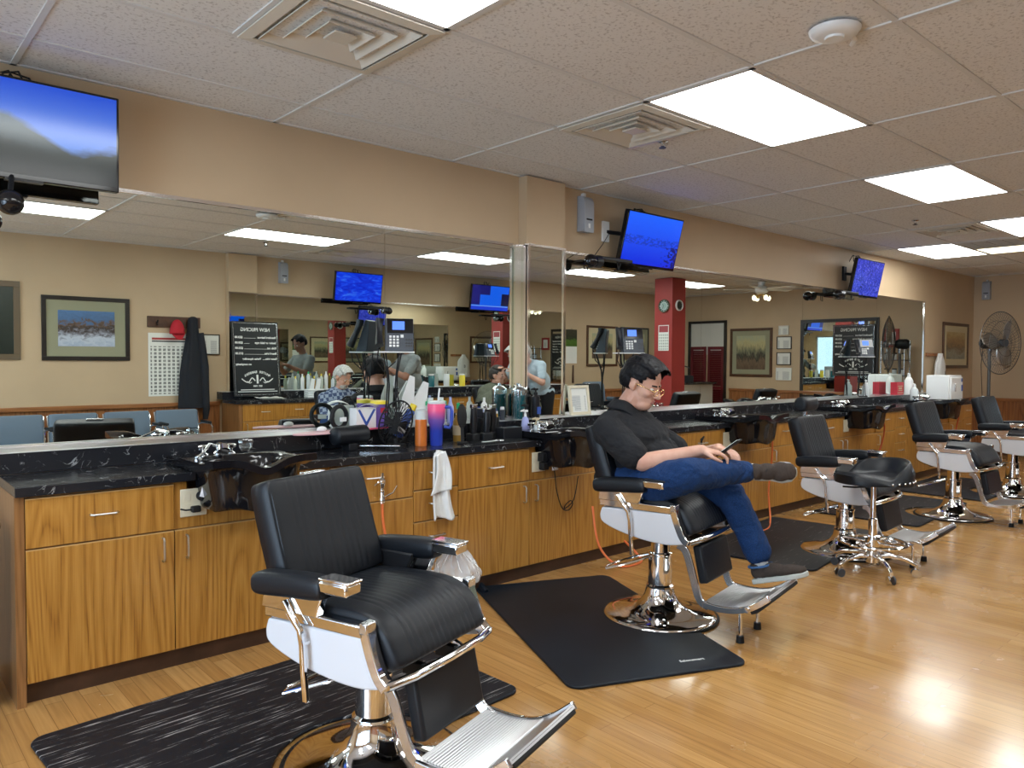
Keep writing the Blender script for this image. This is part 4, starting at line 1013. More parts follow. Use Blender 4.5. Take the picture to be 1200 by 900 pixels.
# second sprayer held in the drawer handle left of the man's phone
t = thing('sprayer', 'small chrome sprayer hanging at the drawer handle above the man\'s phone', 'sprayer', (5.04, FY-.04, .66)); MB().cyl((0, 0, 0), (0, 0, .10), .008).cyl((0, 0, .1), (.02, -.01, .13), .012, .006).build('nozzle', 'rubber', t)

# white towel over the narrow drawer stack handle
t = thing('towel', 'white towel draped over the narrow drawer handle behind the near chair', 'towel', (2.51, FY-.055, .60))
def tw(u, v):
    w = .042+.040*(v)-.0*v; x = (u-.5)*2*w+.045*v*v+.004*sin(20*u+3*v)-.012; 
    return (x, -.010*sin(9*u+2*v)-.008*cos(17*u)-.008, .245-.36*v+.03*sin(pi*u)*(v < .1)+.012*sin(6*u)*v)
MB().grid(26, 34, tw).build('towel_cloth', 'cloth_white', t, solid=.010, ang=80)
def tw2(u, v):
    w = .03+.04*v; return ((u-.5)*2*w-.015+.02*sin(3*v), -.024-.008*sin(7*u+1), .25-.22*v+.02*u)
MB().grid(20, 20, tw2).build('towel_fold', 'cloth_white', t, solid=.008, ang=80)
# ------------------------------------------------------------------ televisions
def tv(x, y, z, w, h, tilt, scr, label, face=-1, rz=0, wall=None):
    """face -1: looks to -y"""
    base = 0 if face < 0 else pi
    t = thing('television', label, 'television', (x, y, z), base+rz, 'wall televisions above the mirrors')
    R = Matrix.Rotation(tilt, 4, 'X')   # top leans out to -y (local)
    MB().b2(-w/2, w/2, -.012, .03, -h/2, h/2, R).b2(-w*.22, w*.22, .03, .05, -h*.15, h*.2, R).build('housing', 'gloss_black', t, bev=.004)
    s = MB().b2(-w/2+.011, w/2-.011, -.0135, -.012, -h/2+.022, h/2-.011, R).build('screen', scr, t, smooth=False)
    MB().b2(-.07, .07, -.014, .02, -h/2-.008, -h/2+.004, R).build('lower_strip', 'black_plastic', t, smooth=False)
    wy = abs((D if face < 0 else OPP)-y)
    m = MB().b2(-.385 if scr == 'scr_city' else -.22, -.31 if scr == 'scr_city' else -.14, wy-.02, wy, -.02, .14).build('wall_plate', 'white_plastic' if scr == 'scr_city' else 'satin_black', t, bev=.003)
    MB().tube([(-.34 if scr == 'scr_city' else -.18, wy-.01, .06), (-.14 if scr == 'scr_city' else -.10, wy-.08, .05), (-.06, wy*.55, .03), (0, .05, .0)], .016, 8).build('mount_arm', 'satin_black', t)
    MB().tube([(.02, .05, h/2-.02), (.0, .10, h/2+.06), (-.05, .14, h/2+.055), (-.08, .12, h/2-.01)], .005, 6).tube([(.06, .05, h/2-.03), (.04, .10, h/2+.04), (-.02, .16, h/2+.07), (-.04, .2, h/2-.02)], .005, 6).tube([(.0, .05, h/2-.03), (-.04, .08, h/2+.05), (-.09, .1, h/2+.03), (-.10, .1, h/2-.05)], .004, 6).build('cables', 'rubber', t)
    return t
tv1 = tv(.615, 3.84, 2.348, .74, .425, .03, 'scr_mountain', 'large television at the top left showing a misty mountain under blue sky')
tv2 = tv(4.90, 3.85, 2.332, .70, .425, .25, 'scr_city', 'tilted television right of the pillar showing a plain blue skyline')
tv3 = tv(8.84, 3.85, 2.327, .70, .425, .20, 'scr_forest', 'small far television showing a blue and violet woodland')
tv(5.36, -1.14, 2.35, .73, .41, .15, 'scr_sea', 'waiting side television with a deep blue picture, mirrored left of the mirror seam', face=1)
tv(7.70, -1.14, 2.34, .77, .41, .15, 'scr_guide', 'television of the waiting side with a programme guide, seen in the mirror beside the pillar', face=1)
def ball_cam(x, y, z, label, face=-1, shelf=True):
    t = thing('swivel_camera', label, 'camera', (x, y, z), 0 if face < 0 else pi, 'black round cameras below the televisions')
    MB().ell((0, 0, 0), (.052, .052, .052)).build('ball', 'gloss_black', t)
    if shelf:
        MB().cyl((.03, 0, .0), (.10, .01, .005), .045, .048, 24).build('barrel', 'black_plastic', t)
        MB().ring((.105, .01, .005), .034, .006, 'x', n=24).build('lens_ring', 'chrome_soft', t)
    else: MB().cyl((0, .0, .03), (.02, .09, .125), .010).build('ball_arm', 'rubber', t)
    if shelf:
        MB().b2(.05, .46, -.02, .06, .02, .045).b2(.10, .13, .05, .17, .025, .038).build('bracket_shelf', 'satin_black', t, bev=.004)
        MB().tube([(.30, .0, .02), (.31, .0, -.03), (.33, .01, -.04), (.34, .0, .02)], .005, 6).build('loose_cable', 'rubber', t)
    return t
ball_cam(4.20, 3.86, 2.115, 'black round camera under the middle television')
ball_cam(8.16, 3.86, 2.11, 'black round camera under the far television')
ball_cam(.549, 3.75, 2.019, 'blue-black ball camera below the left television', shelf=False)
ball_cam(5.86, -1.17, 2.06, 'black round camera under the first waiting side television', face=1)
ball_cam(8.25, -1.17, 2.06, 'black round camera under the second waiting side television', face=1)
t = thing('hanging_cord', 'thin black cord running from the middle television bracket up to the wall', 'cord', (4.25, 3.88, 2.13)); MB().tube([(0, 0, .02), (.18, .07, .14), (.36, .15, .27)], .003, 6).build('cord', 'rubber', t)

def dispenser(x, y, z, rz, label):
    t = thing('air_freshener', label, 'dispenser', (x, y, z), rz, 'wall air freshener dispensers')
    MB().prism(fine([(0, .135), (-.045, .13), (-.075, .095), (-.08, .02), (-.078, -.13), (-.07, -.135)], 14)+[(0, -.135)], 'x', -.052, .052).build('housing', 'cream_metal' if False else 'steel_grey', t, bev=.008, seg=3)
    MB().b2(-.032, .032, -.083, -.076, -.05, -.038).build('slot', 'rubber', t, bev=.002)
    MB().b2(-.010, .010, -.083, -.077, -.11, -.075).build('button', 'white_plastic', t, bev=.002)
    MB().b2(-.012, .012, -.03, 0, .135, .16).build('top_bracket', 'white_plastic', t)
plain('steel_grey', (.36, .39, .44), .35)
dispenser(4.29, D-.001, 2.49, 0, 'grey air freshener dispenser on the wall right of the pillar')
dispenser(FX-.001, 3.86, 2.46, -pi/2, 'grey air freshener dispenser high on the far wall by the corner')
dispenser(4.35, OPP+.001, 2.49, pi, 'air freshener dispenser of the waiting side, seen in the mirror right of the pillar reflection')

# ------------------------------------------------------------------ desk phones on wire stands
plain('phone_body', (.030, .042, .062), .4)
def phone(x, y, zb, rz, label, zt=1.44, back=False):
    t = thing('desk_phone', label, 'telephone', (x, y, zt), rz, 'desk phones on tall stands')
    R = Matrix.Rotation(radians(-22), 4, 'X')      # face leans back, looks to -y
    MB().prism([(-.035, 0), (.045, 0), (.06, .19), (.03, .20)], 'x', -.045, .125, ).build('body', 'phone_body', t, bev=.006)
    def face(u0, u1, v0, v1, th=.004): 
        # on the front plane from (-.035,0) to (.03,.20)
        m = MB(); d = V((.065, .20)).normalized(); nx, nz = -d.y, d.x
        def P(v, o): return (-.035+d.x*v+nx*o, d.y*v+nz*o)
        a, b, c, e = P(v0, 0), P(v1, 0), P(v1, th), P(v0, th)
        return m.prism([a, b, c, e], 'x', u0, u1)
    face(-.03, .122, .115, .205).build('display_bezel', 'gloss_black', t, smooth=False)
    face(.0, .072, .135, .188, .0055).build('display', 'phone_screen', t, smooth=False)
    kp = MB()
    for i in range(3):
        for j in range(4):
            q = face(-.018+i*.021, -.004+i*.021, .028+j*.019, .040+j*.019, .0065); kp.add(q.v, q.f)
    kp.build('keypad', 'white_plastic', t, smooth=False)
    kp = MB()
    for i in range(3):
        for j in range(3): q = face(.078+i*.015-.02*0, .086+i*.015, .030+j*.02, .038+j*.02, .0055); kp.add(q.v, q.f)
    kp.build('function_keys', 'black_plastic', t, smooth=False)
    q = face(.048, .066, .085, .103, .007); q.build('navigation_key', 'white_plastic', t, smooth=False)
    MB().tube([(-.075, -.055, .035), (-.078, -.035, .07), (-.078, -.012, .115), (-.075, .01, .17), (-.072, .012, .195)], [.026, .022, .019, .022, .026], 12).build('handset', 'black_plastic', t)
    MB().b2(-.11, .13, -.045, .05, -.008, .0).build('shelf_plate', 'white_plastic', t, bev=.002)
    hz = zb-zt
    st = MB()
    for s in (-1, 1):
        st.tube([(.0+s*.055, .035, -.005), (.0+s*.03, .03, -.13), (.0+s*.028, .02, -.2), (s*.045, .01, hz+.02), (s*.05, -.03, hz+.006)], .0045, 7)
        st.tube([(.0+s*.04, -.035, -.005), (.0+s*.022, .01, -.14), (.0+s*.018, .015, -.2), (s*.03, .03, hz+.006)], .0045, 7)
    st.tube([(-.05, -.03, hz+.006), (0, -.05, hz+.006), (.05, -.03, hz+.006)], .0065, 7).build('wire_stand', 'rubber', t)
    MB().tube([(-.08, -.05, .02), (-.09, -.03, -.06), (-.05, .02, -.12), (.02, .03, -.06)], .004, 6).build('handset_cord', 'rubber', t)
    return t
phone(2.48, 3.87, LH+.004, radians(-32), 'desk phone with a blue display on a wire stand left of the pillar', zt=1.425)
phone(4.67, 3.89, LH+.004, radians(-36), 'desk phone on a wire stand just above the head of the seated man', zt=1.44)
phone(8.95, 3.93, LH+.004, radians(-40), 'desk phone on a wire stand behind the third barber chair', zt=1.44)
phone(7.8, -1.2, LH+.004, pi, 'desk phone on a stand of the waiting side, seen in the mirror beside the pillar', zt=1.44)

# ------------------------------------------------------------------ objects on the near counter
plain('pink', (.85, .10, .22), .35); plain('pale_pink', (.72, .42, .46), .3); plain('purple', (.16, .10, .42), .35); plain('royal', (.03, .07, .42), .35)
plain('blue_lbl', (.04, .10, .40), .4); plain('yellow', (.85, .68, .05), .4); plain('orange_plastic', (.62, .17, .03), .3, bmp=.3, bscale=60)
plain('green_cap', (.02, .42, .16), .35); plain('teal_liquid', (.01, .14, .17), .08, spec=.6); plain('amber', (.35, .20, .04), .2); plain('lavender', (.38, .42, .75), .3)
plain('red_box', (.50, .02, .04), .45); plain('beige', (.55, .46, .3), .5); plain('frosted', (.70, .76, .78), .25, alpha=.85)
def gradient(name, c0, c1, c2):
    m, nt, b = nmat(name); setb(b, rough=.3); tc = N(nt, 'ShaderNodeTexCoord'); s = N(nt, 'ShaderNodeSeparateXYZ'); L(nt, tc.outputs['Generated'], s.inputs[0])
    r = ramp(nt, [(0, c0), (.35, c0), (.62, c1), (.85, c2), (1, c2)]); L(nt, s.outputs['Z'], r.inputs['Fac']); L(nt, r.outputs['Color'], b.inputs['Base Color'])
gradient('tumbler_fade', (.02, .05, .42), (.18, .09, .40), (.85, .10, .25))
def plaid():
    m, nt, b = nmat('plaid'); setb(b, rough=.85); v = coords(nt, 'object', scale=(14, 14, 14), rot=(0, .3, .5)); k = N(nt, 'ShaderNodeTexChecker'); k.inputs['Scale'].default_value = 1.7
    k.inputs['Color1'].default_value = (.02, .035, .10, 1); k.inputs['Color2'].default_value = (.38, .45, .55, 1); n = N(nt, 'ShaderNodeTexNoise'); n.inputs['Scale'].default_value = 1.5; L(nt, v, n.inputs['Vector'])
    L(nt, v, k.inputs['Vector']); mx = N(nt, 'ShaderNodeMix', data_type='RGBA'); mx.inputs['Factor'].default_value = .45; L(nt, k.outputs['Color'], mx.inputs[6]); mx.inputs[7].default_value = (.05, .08, .16, 1)
    L(nt, mx.outputs[2], b.inputs['Base Color'])
plaid()

def item(name, label, cat, x, y, z=CH, rz=0, group=None): return thing(name, label, cat, (x, y, z), rz, group)
# big handled tumbler
t = item('tumbler', 'tall pink and blue tumbler with a handle on the counter', 'tumbler', 2.63, 3.63, CH, radians(-50))
MB().lathe([(0, 0), (.034, 0), (.037, .01), (.039, .115), (.050, .135), (.054, .24), (.052, .245), (0, .245)], 40).build('cup', 'tumbler_fade', t)
MB().tube([(.05, 0, .225), (.085, 0, .225), (.092, 0, .20), (.090, 0, .13), (.08, 0, .105), (.047, 0, .11)], .010, 10).build('handle', 'royal', t)
MB().lathe([(0, .245), (.053, .245), (.053, .257), (.04, .262), (0, .262)], 32).build('lid', 'frosted', t)
MB().cyl((.01, 0, .26), (.018, 0, .335), .005).build('straw', 'white_plastic', t)
t = item('shaker_bottle', 'orange ribbed bottle with a clear top standing left of the pink and blue tumbler', 'bottle', 2.545, 3.665, CH)
m = [(0, 0), (.033, 0)]
for k in range(14): m += [(.034, .006+k*.0105), (.0355, .011+k*.0105)]
MB().lathe(m+[(.034, .155), (0, .155)], 32).build('body', 'orange_plastic', t)
MB().lathe([(0, .155), (.034, .155), (.033, .20), (.034, .205), (0, .205)], 32).build('clear_top', 'frosted', t)
# wire mesh desk fan, tipped cage
t = item('mesh_fan', 'small black wire-caged fan leaning on the counter left of the orange bottle', 'fan', 2.42, 3.74, CH, radians(-25))
m = MB(); R = Matrix.Translation((0, 0, .135)) @ Matrix.Rotation(radians(20), 4, 'Y')
for k in range(14):
    a = pi*k/14; pts = []
    for q in range(25):
        s = 2*pi*q/24; pts.append((.085*cos(s)*cos(a), .055*sin(s), .13*cos(s)*sin(a)) if False else (.09*cos(s)*cos(a), .05*sin(s), .13*cos(s)*sin(a)))
    m.tube(pts[:-1], .0022, 5, True, M=R)
m.ring((0, 0, 0), .092, .005, 'y', M=R, ry=.132).build('cage', 'rubber', t)
m = MB()
for k in range(4):
    Q = R @ Matrix.Rotation(k*pi/2, 4, 'Y'); m.add([(.01, -.01, .005), (.06, -.02, .03), (.07, .01, -.02), (.02, .01, -.01), (.01, -.008, .007), (.06, -.018, .032), (.07, .012, -.018), (.02, .012, -.008)], [(0, 1, 2, 3), (7, 6, 5, 4), (0, 4, 5, 1), (1, 5, 6, 2), (2, 6, 7, 3), (3, 7, 4, 0)], 0, Q)
m.build('blades', 'satin_black', t, ang=20)
MB().lathe([(0, 0), (.06, 0), (.06, .012), (.02, .018), (.015, .04), (0, .04)], 28).build('foot', 'rubber', t)
MB().tube([(-.04, .02, .01), (-.14, -.03, .006), (-.22, -.06, .005), (-.25, .02, .006)], .003, 6).build('cord', 'rubber', t)
# removable headrest lying on the counter
t = item('headrest', 'black roll headrest with a flat metal bar lying on the counter behind the near chair', 'headrest', 2.11, 3.72, CH, radians(12))
cushion(lambda q: (0, -.12+.24*q), lambda q: (1, 0), .058, .058, Matrix.Translation((0, 0, .085)) @ Matrix.Rotation(pi/2, 4, 'X') @ Matrix.Rotation(0, 4, 'Z'), nt=24, ns=30, k=6, p=2.2)
m = MB(); m.cyl((-.10, 0, .085), (.10, 0, .085), .052, n=32); m.ell((-.10, 0, .085), (.02, .052, .052)); m.ell((.10, 0, .085), (.02, .052, .052)); m.build('roll', 'leather', t)
MB().box((.05, -.13, .022), (.022, .28, .006), Matrix.Rotation(radians(0), 4, 'X') @ Matrix.Rotation(radians(35), 4, 'Z')).build('bar', 'chrome', t, bev=.001)
MB().b2(-.03, .03, -.03, .03, .0, .04).build('joint', 'satin_black', t, bev=.005)
# dustpan-like pink fan paddle
t = item('plastic_tray', 'flat pink oval plastic tray poking over the ledge behind the near chair', 'tray', 2.02, 3.80, LH+.006, radians(8))
MB().prism([(.22*cos(a)*1.0, .075*sin(a)) for a in [2*pi*k/36 for k in range(36)]], 'z', 0, .008).build('plate', 'pale_pink', t, bev=.002)
MB().prism([(.18, -.03), (.42, -.02), (.44, 0), (.42, .02), (.18, .03)], 'z', 0, .007).build('tongue', 'pink', t, bev=.002)
MB().ell((-.02, .03, .02), (.03, .02, .016)).build('clip', 'white_plastic', t)
t = item('ring_light', 'black hoop lamp standing on the ledge left of the blue and white box', 'lamp', 2.16, 3.93, LH+.004, radians(20))
MB().ring((0, 0, .075), .062, .013, 'y', n=36, k=10).build('hoop', 'rubber', t); MB().b2(-.04, .04, -.02, .02, 0, .014).build('foot', 'rubber', t, bev=.004)
MB().b2(-.02, .03, -.03, -.02, .05, .075).build('label_plate', 'white_plastic', t, bev=.002)
# boxes and cans
def box_item(name, label, cat, x, y, z, w, d, h, rz, mats, band=None, grp=None):
    t = item(name, label, cat, x, y, z, rz, grp); MB().b2(-w/2, w/2, -d/2, d/2, 0, h).build('carton', mats, t, bev=.002)
    if band: MB().b2(-w/2-.0005, w/2+.0005, -d/2-.0006, -d/2+.001, h*band[1], h*band[2]).build('printed_band', band[0], t, smooth=False)
    return t
t = box_item('glove_box', 'white box with blue swooshes standing open on the ledge', 'box', 2.30, 3.905, LH+.004, .14, .07, .125, radians(5), 'white_plastic')
MB().prism([(-.06, .115), (-.045, .118), (.0, .045), (.05, .118), (.065, .115), (.0, .015)], 'y', -.0362, -.0352).build('printed_swoosh', 'blue_lbl', t, smooth=False)
MB().grid(5, 5, lambda u, v: (-.07+.14*u, -.035-.03*v, .125+.02*sin(pi*u)+.01*v)).build('open_flap', 'white_plastic', t, solid=.001)
t = item('wipes_tub', 'blue tub with a yellow lid on the ledge behind the white and blue box', 'tub', 2.44, 3.955, LH+.004)
MB().lathe([(0, 0), (.05, 0), (.05, .14), (0, .14)], 32).build('tub', 'purple', t); MB().lathe([(0, .14), (.053, .14), (.053, .158), (.03, .163), (0, .163)], 32).build('lid', 'yellow', t)
MB().b2(-.02, .025, -.0515, -.0495, .09, .12).build('printed_label', 'red_box', t)
t = item('spray_can', 'blue aerosol can with a yellow cap leaning among the counter clutter', 'can', 2.47, 3.80, CH+.045, radians(-20))
R = Matrix.Rotation(radians(28), 4, 'Y'); MB().lathe([(0, 0), (.027, 0), (.027, .17), (.018, .182), (0, .182)], 28, R).build('can', 'blue_lbl', t); MB().lathe([(0, .18), (.022, .18), (.020, .215), (0, .218)], 24, R).build('cap', 'yellow', t)
MB().lathe([(.0275, .03), (.0278, .03), (.0278, .07), (.0275, .07)], 28, R).build('printed_band', 'white_plastic', t)
MB().b2(-.05, .05, -.04, .05, -.045, -.001).build('stand_block', 'rubber', t, bev=.004)
# towel dispenser: clear holder with two standing white cloth peaks
t = item('neck_strip_holder', 'clear holder with two tall folded white papers standing on the ledge', 'holder', 2.66, 3.93, LH+.004)
MB().b2(-.10, .10, -.045, .045, 0, .10).build('holder', 'frosted', t, bev=.003)
for k, (x0, h, ln) in enumerate(((-.05, .30, .03), (.05, .26, .05))):
    MB().prism([(x0-.055, .02), (x0+.05, .02), (x0+.03+ln, h), (x0+ln-.005, h+.012), (x0-.03, h*.6)], 'y', -.02+.022*k, -.012+.03*k).build('folded_paper', 'white_plastic', t, bev=.002)
for k, (x, lb) in enumerate(((2.80, 'clear bottle with a green lid, left of its twin behind the tumbler'), (2.88, 'clear bottle with a green lid, right of its twin behind the tumbler'))):
    t = item('lidded_bottle', lb, 'bottle', x, 3.93, LH+.004, 0, 'clear bottles with green lids')
    MB().lathe([(0, 0), (.034, 0), (.034, .12), (0, .12)], 28).build('bottle', 'frosted', t); MB().lathe([(0, .12), (.037, .12), (.037, .145), (.02, .15), (0, .15)], 28).build('lid', 'green_cap', t); MB().lathe([(0, .15), (.018, .15), (.018, .168), (0, .168)], 20).build('top', 'white_plastic', t)
t = item('talc_bottle', 'slim white spray bottle right behind the pink and blue tumbler', 'bottle', 2.95, 3.92, LH+.004)
MB().lathe([(0, 0), (.022, 0), (.024, .10), (.012, .13), (.008, .15), (.008, .17), (0, .17)], 24).build('bottle', 'lavender', t)
t = item('tonic_bottle', 'clear long-necked bottle with a green tip on the counter', 'bottle', 2.86, 3.72, CH)
MB().lathe([(0, 0), (.030, 0), (.032, .02), (.032, .12), (.014, .17), (.012, .20), (0, .20)], 28).build('glass', 'amber', t); MB().lathe([(0, .20), (.012, .20), (.011, .235), (0, .238)], 20).build('cap', 'green_cap', t)
MB().lathe([(.0325, .04), (.033, .04), (.033, .10), (.0325, .10)], 28).build('label_wrap', 'beige', t)
# club brush
t = item('hair_brush', 'black paddle brush standing upright in front of the clippers', 'brush', 2.80, 3.60, CH, radians(-30))
R = Matrix.Rotation(radians(-8), 4, 'X'); MB().prism(offset_strip(fine([(0, .0), (0, .06), (0, .10)], 6), .018), 'y', -.006, .006, R).ell((0, 0, .165), (.030, .012, .075), M=R).build('paddle', 'rubber', t)
m = MB()
for i in range(5):
    for j in range(9): m.cyl((-.02+.01*i, -.010, .11+.014*j), (-.02+.01*i, -.022, .11+.014*j), .0012, n=5)
m.build('bristles', 'dark_grey', t); MB().b2(-.03, .03, -.03, .03, 0, .012).build('foot', 'rubber', t, bev=.003)
# clippers on a rack
def clipper(x, y, rz, label, tall=.16):
    t = item('hair_clipper', label, 'clippers', x, y, CH, rz, 'hair clippers in their stands')
    MB().b2(-.035, .035, -.03, .03, 0, .05).build('cradle', 'rubber', t, bev=.006)
    MB().tube([(0, 0, .04), (0, -.002, .08), (0, -.006, .13), (0, -.004, .05+tall)], [.018, .022, .024, .019], 14).build('body', 'black_plastic', t)
    MB().b2(-.022, .022, -.016, .010, .05+tall-.005, .05+tall+.02).build('blade', 'chrome', t, bev=.002)
    MB().tube([(0, .0, .03), (.04, .02, .02), (.09, .03, .005), (.13, 0, .005)], .004, 6).build('cord', 'rubber', t)
clipper(2.93, 3.66, .2, 'black hair clipper in a stand just right of the green-tipped bottle'); clipper(3.02, 3.64, -.3, 'black hair clipper standing between two others on the counter', .13); clipper(3.10, 3.68, .1, 'black hair clipper standing nearest the black storage box', .15)
t = box_item('storage_box', 'black storage box stack on the counter behind the clippers', 'box', 3.14, 3.80, CH, .16, .10, .13, .05, 'rubber'); MB().b2(-.06, .06, -.045, .04, .13, .19).build('upper_box', 'black_plastic', t, bev=.004)
MB().lathe([(0, .19), (.010, .19), (.012, .205), (0, .21)], 14, c=(.0, 0, 0)).build('knob', 'chrome', t)
box_item('storage_box', 'low black tool tray box at the counter edge by the ribbed mat', 'box', 3.20, 3.63, CH, .17, .07, .075, .1, 'black_plastic')
t = box_item('product_tub', 'white jar with a brown printed label on the ledge', 'jar', 3.28, 3.90, LH+.004, .07, .05, .065, 0, 'white_plastic', ('amber', .2, .75))
def bottle(x, y, z, prof, mat, label, cap=None, capmat='rubber', pump=False, name='bottle', rz=0, grp=None):
    t = item(name, label, 'bottle', x, y, z, rz, grp); MB().lathe([(0, 0)]+prof, 28).build('body', mat, t); r, h = prof[-1] if prof[-1][0] > 0 else prof[-2]
    if cap: MB().lathe([(0, h), (cap[0], h), (cap[0]*.9, h+cap[1]), (0, h+cap[1])], 20).build('cap', capmat, t)
    if pump:
        MB().cyl((0, 0, h), (0, 0, h+.03), .006).tube([(0, 0, h+.03), (-.012, 0, h+.045), (-.04, 0, h+.038)], .006, 8).box((0, 0, h+.038), (.03, .02, .014)).build('pump', capmat, t)
    return t
bottle(3.26, 3.955, LH+.004, [(.020, 0), (.021, .02), (.021, .11), (.010, .125)], 'white_plastic', 'plain white squeeze bottle on the ledge left of the teal disinfectant jar', (.009, .03), 'white_plastic')
bottle(3.34, 3.95, LH+.004, [(.022, 0), (.022, .075), (.014, .085)], 'royal', 'short dark blue bottle with a black cap on the ledge', (.018, .03))
bottle(3.40, 3.93, LH+.004, [(.019, 0), (.019, .065), (.012, .07)], 'dark_grey', 'short bottle with a pale cap on the ledge', (.015, .018), 'white_plastic')
t = item('disinfectant_jar', 'tall glass jar of teal disinfectant with a chrome lid beside the pillar', 'jar', 3.555, 3.925, LH+.004)
MB().lathe([(0, 0), (.047, 0), (.047, .165), (0, .165)], 36).build('liquid', 'teal_liquid', t); MB().lathe([(.050, 0), (.052, 0), (.052, .195), (.050, .195)], 36).build('glass', 'clear', t)
MB().lathe([(0, .195), (.054, .195), (.054, .203), (.03, .222), (.012, .226), (.012, .24), (0, .242)], 32).build('lid', 'chrome_soft', t)
bottle(3.50, 3.80, CH, [(.021, 0), (.022, .10), (.020, .12), (.010, .13)], 'black_plastic', 'black pump bottle in front of the teal disinfectant jar', (.012, .02), 'rubber', True).scale = (1, 1, 1.15)
bottle(3.44, 3.74, CH+.0, [(.026, 0), (.028, .06), (.022, .11), (.010, .125)], 'lavender', 'lavender bottle with a clear pump beside the bowl', (.010, .02), 'white_plastic', True)
bottle(3.47, 3.66, CH, [(.020, 0), (.022, .05), (.018, .07), (.010, .075)], 'frosted', 'small clear bottle with a yellow pump at the edge of the bowl', (.012, .018), 'beige', True)
bottle(3.69, 3.905, LH+.004, [(.029, 0), (.030, .01), (.030, .15), (.012, .165)], 'black_plastic', 'black pump bottle with a blue label on the ledge before the pillar mirror', (.014, .018), 'rubber', True)
MB().b2(-.012, .022, -.031, -.027, .03, .08).build('printed_label', 'blue_lbl', bpy.data.objects[-1] if False else [o for o in bpy.data.objects if o.get('label', '').startswith('black pump bottle with a blue label')][0], smooth=False)
# ribbed mat with comb and scissors
t = item('ribbed_tray', 'black ribbed rubber mat on the counter before the second bowl', 'mat', 3.02, 3.555, CH+.0005, .06)
m = MB().b2(-.17, .17, -.075, .075, 0, .005)
for k in range(17): m.b2(-.16+k*.02, -.152+k*.02, -.07, .07, .005, .008)
m.build('rubber_sheet', 'rubber', t)
t = item('scissors', 'steel scissors lying open on the ribbed rubber mat', 'scissors', 3.08, 3.56, CH+.009, .5)
for s in (-1, 1): q = MB().prism([(0, -.004), (.10, 0), (0, .004)], 'z', .0, .002, Matrix.Rotation(s*.15, 4, 'Z')); q.ring((-.06, -s*.016, .001), .014, .0025, 'z', n=20).cyl((0, 0, .001), (-.05, -s*.010, .001), .0025); q.build('blade', 'chrome_soft', t)
t = item('comb', 'pale comb lying beside the scissors', 'comb', 2.98, 3.53, CH+.009, .15); MB().b2(-.09, .09, 0, .012, 0, .003).build('spine', 'white_plastic', t)
m = MB()
for k in range(34): m.b2(-.088+k*.0052, -.086+k*.0052, -.016, 0, 0.0005, .0025)
m.build('teeth', 'white_plastic', t, smooth=False)
# framed certificate on the ledge
def frame(name, x, y, z, w, h, rz, tilt, fm, mats, label, border=.03, matw=.05, matm=None, cat='picture', grp=None, d=.022, inner=None):
    """hangs with its face to local -y"""
    t = thing(name, label, cat, (x, y, z), rz, grp); R = Matrix.Rotation(-tilt, 4, 'X'); m = MB(); b = border
    m.b2(-w/2, w/2, -d, 0, h/2-b, h/2, R).b2(-w/2, w/2, -d, 0, -h/2, -h/2+b, R).b2(-w/2, -w/2+b, -d, 0, -h/2+b, h/2-b, R).b2(w/2-b, w/2, -d, 0, -h/2+b, h/2-b, R)
    m.build('frame', fm, t, bev=.003)
    if matm: MB().b2(-w/2+b*.9, w/2-b*.9, -.010, -.002, -h/2+b*.9, h/2-b*.9, R).build('mount', matm, t, smooth=False)
    MB().b2(-w/2+b+matw, w/2-b-matw, -.012, -.003, -h/2+b+matw, h/2-b-matw, R).build('print', mats, t, smooth=False)
    return t
frame('framed_certificate', 4.14, 3.92, LH+.115, .215, .22, 0, radians(8), 'ivory', 'certificate', 'cream framed certificate standing on the ledge right of the pillar', .022, .008, 'white_plastic', 'certificate')
t = item('folded_cloth', 'pale yellow folded cloth on the second bowl behind the seated man', 'cloth', 4.08, 3.62, CH, .1)
MB().grid(16, 10, lambda u, v: (-.16+.32*u, -.05+.10*v, .012+.018*sin(pi*u)*sin(pi*v)+.006*sin(9*u)*v)).build('cloth', 'beige', t, solid=.012)
# far end items
t = item('towel_warmer', 'white towel warmer cabinet with a blue sticker at the far end of the counter', 'towel warmer', 10.74, 3.66, CH+.01, 0)
MB().b2(-.22, .22, -.13, .14, .0, .325).build('housing', 'appliance_white', t, bev=.008); MB().b2(-.19, .215, -.15, -.13, .02, .30).build('door', 'appliance_white', t, bev=.006)
MB().b2(-.10, -.085, -.17, -.15, .12, .22).build('handle', 'chrome_soft', t, bev=.003); MB().b2(.15, .20, -.152, -.149, .24, .285).build('badge', 'blue_lbl', t, smooth=False); MB().b2(.16, .21, -.1525, -.149, .12, .20).build('sticker', 'blue_lbl', t, smooth=False)
for sx in (-.18, .18):
    for sy in (-.1, .1): MB().cyl((sx, sy, -.01), (sx, sy, .002), .012).build('foot', 'rubber', t)
t = box_item('product_carton', 'red printed carton on the ledge left of the towel warmer', 'box', 9.93, 3.925, LH+.004, .20, .08, .155, 0, 'red_box')
for a, b, c, d_ in ((-.07, .07, .10, .112), (-.05, .05, .07, .09), (-.06, .06, .05, .06), (-.08, .08, .02, .028)): MB().b2(a, b, -.0408, -.0398, c, d_).build('printed_line', 'beige', t, smooth=False)
bottle(9.98, 3.74, CH, [(.045, 0), (.048, .02), (.048, .15), (.03, .18), (.018, .19)], 'frosted', 'large white bottle in front of the red carton', (.02, .03), 'white_plastic', True)
bottle(10.28, 3.92, LH+.004, [(.05, 0), (.052, .02), (.052, .17), (.03, .21), (.018, .22)], 'white_plastic', 'white pump bottle between the red carton and the towel warmer', (.02, .03), 'white_plastic', True)
